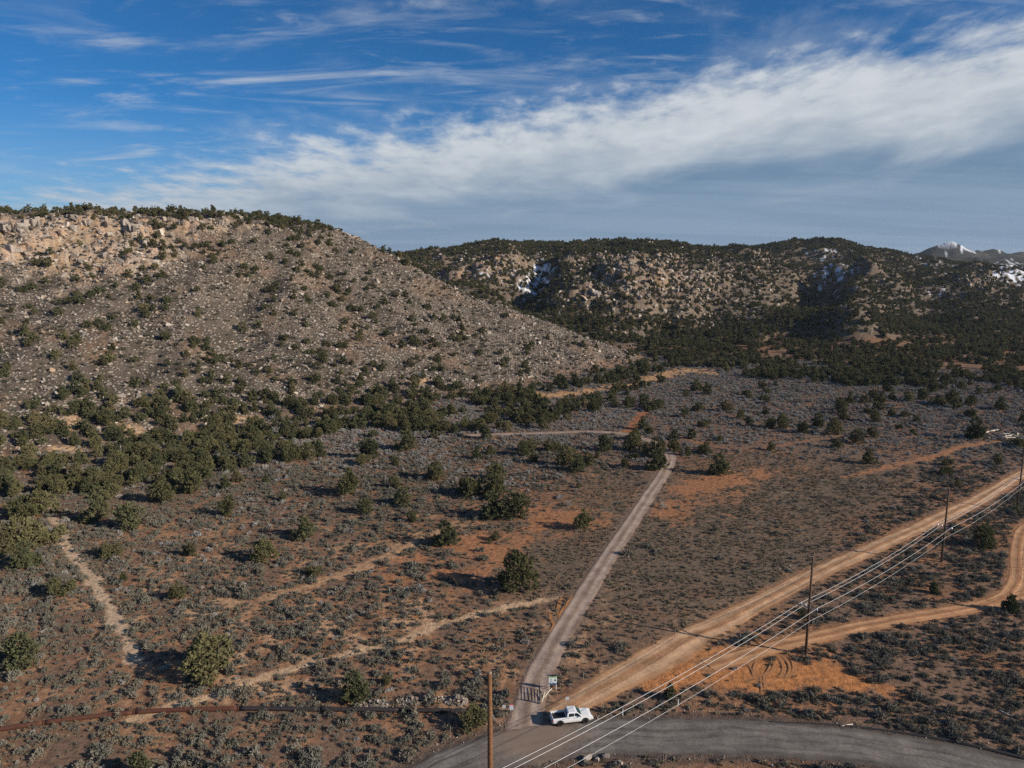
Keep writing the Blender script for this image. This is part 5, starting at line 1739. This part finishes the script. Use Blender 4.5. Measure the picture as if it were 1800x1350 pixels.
# --- single pale rocks on the plain
for k, (px, py, s_, lab) in enumerate([(1033, 1337, 1.5, 'largest pale rock on the verge south of the main road'), (1050, 1335, 1.0, 'middle pale rock beside the largest verge rock'), (1065, 1331, 1.3, 'pointed pale rock on the verge south of the main road'),
                                       (1091, 1342, 0.9, 'smaller pale rock apart from the verge rocks'), (619, 1150, 0.55, 'small white rock on the pale sandy scar'), (538, 1169, 0.5, 'tiny white rock lower on the pale sandy scar'),
                                       (735, 1310, 0.5, 'white stone on the west verge of the main road'), (110, 965, 0.6, 'pale stone beside the upper stony trail'), (193, 1013, 0.7, 'upright white stone east of the stony trail'),
                                       (1430, 973, 0.5, 'white stone above the second power pole on the cropped field'), (1371, 1002, 0.55, 'white stone on the cropped field near the dirt road'), (1389, 994, 0.4, 'smaller white stone on the cropped field near the dirt road')]):
    p = place(px, py)
    put('pale_rock', ROCKS[(k * 5) % 12], loc=p + Vector((0, 0, s_ * 0.18)), rz=k * 0.9, scale=s_, category='rock', label=lab, group='pale rocks on the plain')

# --- white box on the mesa slope
x, y, z = hit(740, 664)
o = empty('storage_box', (x, y, z), 0.2, category='box', label='small white box standing on the reddish clearing of the mesa slope')
part('case', o, M_WHITE, lambda bm: add_box(bm, (0, 0, 1.1), (1.7, 1.5, 2.4), bevel=0.05))
part('lid', o, M_WHITE, lambda bm: add_box(bm, (0, 0, 2.36), (1.85, 1.65, 0.14), bevel=0.03))
part('door', o, M_SIGNW, lambda bm: add_box(bm, (0, -0.77, 1.15), (0.9, 0.05, 1.8)))

# --- wheel ruts ploughed by turning vehicles


def rut(pix, wdt=0.42, hgt=0.13, z_off=0.0):
    ln = smooth_line([gp(*p) for p in pix], 0.35)
    tg = np.gradient(ln, axis=0)
    tg /= np.linalg.norm(tg, axis=1)[:, None]
    nm = np.stack([-tg[:, 1], tg[:, 0]], 1)
    V = []
    prof = ((-1.0, -0.05), (-0.55, 0.8), (-0.2, 1.0), (0.15, 0.15), (0.5, 0.55), (1.0, -0.05))
    fade = np.sin(np.linspace(0.12, math.pi - 0.12, len(ln)))
    for a_, b_ in prof:
        x, y = ln[:, 0] + nm[:, 0] * a_ * wdt, ln[:, 1] + nm[:, 1] * a_ * wdt
        V.append(np.c_[x, y, H(x, y) + (hgt * b_) * fade * (1 + 0.5 * fbm(x * 1.5, y * 1.5, 2, 3)) + 0.02])
    V = np.array(V)
    a_, b_ = V.shape[:2]
    return V.reshape(-1, 3), a_, b_


ruts = [[(1360, 1155), (1356, 1167), (1350, 1180), (1340, 1192)], [(1367, 1154), (1374, 1165), (1377, 1178), (1370, 1192)], [(1375, 1153), (1385, 1165), (1388, 1178), (1381, 1192)],
        [(1384, 1152), (1393, 1164), (1395, 1176), (1390, 1186)], [(1349, 1156), (1359, 1166), (1358, 1178), (1343, 1186), (1330, 1188)], [(1330, 1165), (1325, 1175), (1327, 1186)],
        [(1316, 1168), (1322, 1178), (1326, 1190)], [(1343, 1186), (1344, 1200), (1345, 1218)], [(1338, 1190), (1339, 1203), (1340, 1222)], [(1310, 1200), (1325, 1195), (1340, 1198), (1360, 1206)],
        [(992, 1046), (983, 1058), (980, 1072), (983, 1084)], [(1007, 1048), (997, 1060), (985, 1078), (984, 1090)], [(1000, 1056), (995, 1068), (996, 1076)], [(968, 1076), (967, 1088), (973, 1098), (966, 1112)],
        [(1410, 1203), (1432, 1208), (1450, 1216)], [(1445, 1225), (1465, 1240), (1490, 1252)], [(1310, 1118), (1330, 1128), (1345, 1140)], [(1324, 1112), (1340, 1122), (1352, 1132)]]
Vs, Qs, n0 = [], [], 0
for rp in ruts:
    V, a_, b_ = rut(rp)
    ii = n0 + np.arange(a_ * b_).reshape(a_, b_)
    Qs.append(np.stack([ii[:-1, :-1].ravel(), ii[:-1, 1:].ravel(), ii[1:, 1:].ravel(), ii[1:, :-1].ravel()], 1))
    Vs.append(V)
    n0 += len(V)
M_RUT = mat_simple('churned_soil', (0.33, 0.150, 0.060), 0.95, var=0.35)
put('wheel_ruts', mesh_np('wheel_ruts', np.vstack(Vs), quads=np.vstack(Qs), mats=[M_RUT], smooth=True), kind='structure')
# low tarred berm along the upper edge of the main road
bl = smooth_line([gp(*p) for p in ((1350, 1269), (1440, 1273), (1540, 1283), (1640, 1298), (1720, 1314), (1800, 1333), (1880, 1352))], 0.8)
bm = bmesh.new()
add_tube(bm, [(x, y, float(H(x, y)) + 0.02) for x, y in bl], [0.08 + 0.24 * min(1, k / 40) for k in range(len(bl))], 8)
put('road_berm', bm_mesh('road_berm', bm, mat_simple('tarred_gravel', (0.032, 0.030, 0.030), 0.9, var=0.3), True), kind='structure')

# --- loose stones on the road shoulders
sh = np.random.default_rng(91)
k = sh.uniform(5, len(R_MAIN) - 5, 1500).astype(int)
sd2 = np.where(sh.random(1500) < 0.6, 1, -1)
tg = np.gradient(R_MAIN, axis=0)
nm = np.stack([-tg[:, 1], tg[:, 0]], 1) / np.linalg.norm(tg, axis=1)[:, None]
off = sd2 * (4.0 + np.abs(sh.normal(size=1500)) * 1.5)
x, y = R_MAIN[k, 0] + nm[k, 0] * off + sh.normal(size=1500) * 0.4, R_MAIN[k, 1] + nm[k, 1] * off + sh.normal(size=1500) * 0.4
k2 = sh.integers(0, len(R_TRAIL), 420)
x2, y2 = R_TRAIL[k2, 0] + sh.normal(size=420) * 0.8, R_TRAIL[k2, 1] + sh.normal(size=420) * 0.8
k3 = sh.integers(0, len(R_SCAR), 260)
x3, y3 = R_SCAR[k3, 0] + sh.normal(size=260) * 1.0, R_SCAR[k3, 1] + sh.normal(size=260) * 1.0
x, y = np.r_[x, x2, x3], np.r_[y, y2, y3]
n_ = len(x)
sc_ = np.clip(sh.lognormal(-2.1, 0.5, n_), 0.06, 0.5)
scatter('loose_stones', rock_c, np.c_[x, y, H(x, y) + 0.04], sc_[:, None] * np.ones((1, 3)), np.c_[sh.normal(size=(n_, 2)), sh.uniform(0, 6.28, n_)], sh.integers(0, 12, n_),
        'loose stones strewn along road verge and sandy trails', 'stones')

# ------------------------------------------------------------------ air
hm_ = bpy.data.materials.new('thin_haze')
hm_.use_nodes = True
t = NT(hm_.node_tree)
pv = t.n('ShaderNodeVolumePrincipled', {'Color': (0.80, 0.88, 1.0, 1), 'Density': 0.000035, 'Anisotropy': 0.2})
t.n('ShaderNodeOutputMaterial', {'Volume': pv.outputs[0]})
bm = bmesh.new()
add_box(bm, (0, 0, 82.5), (13200, 13200, 175))
put('haze', bm_mesh('haze', bm, hm_), kind='stuff', label='thin pale haze filling the air over the plain and hills', category='haze')
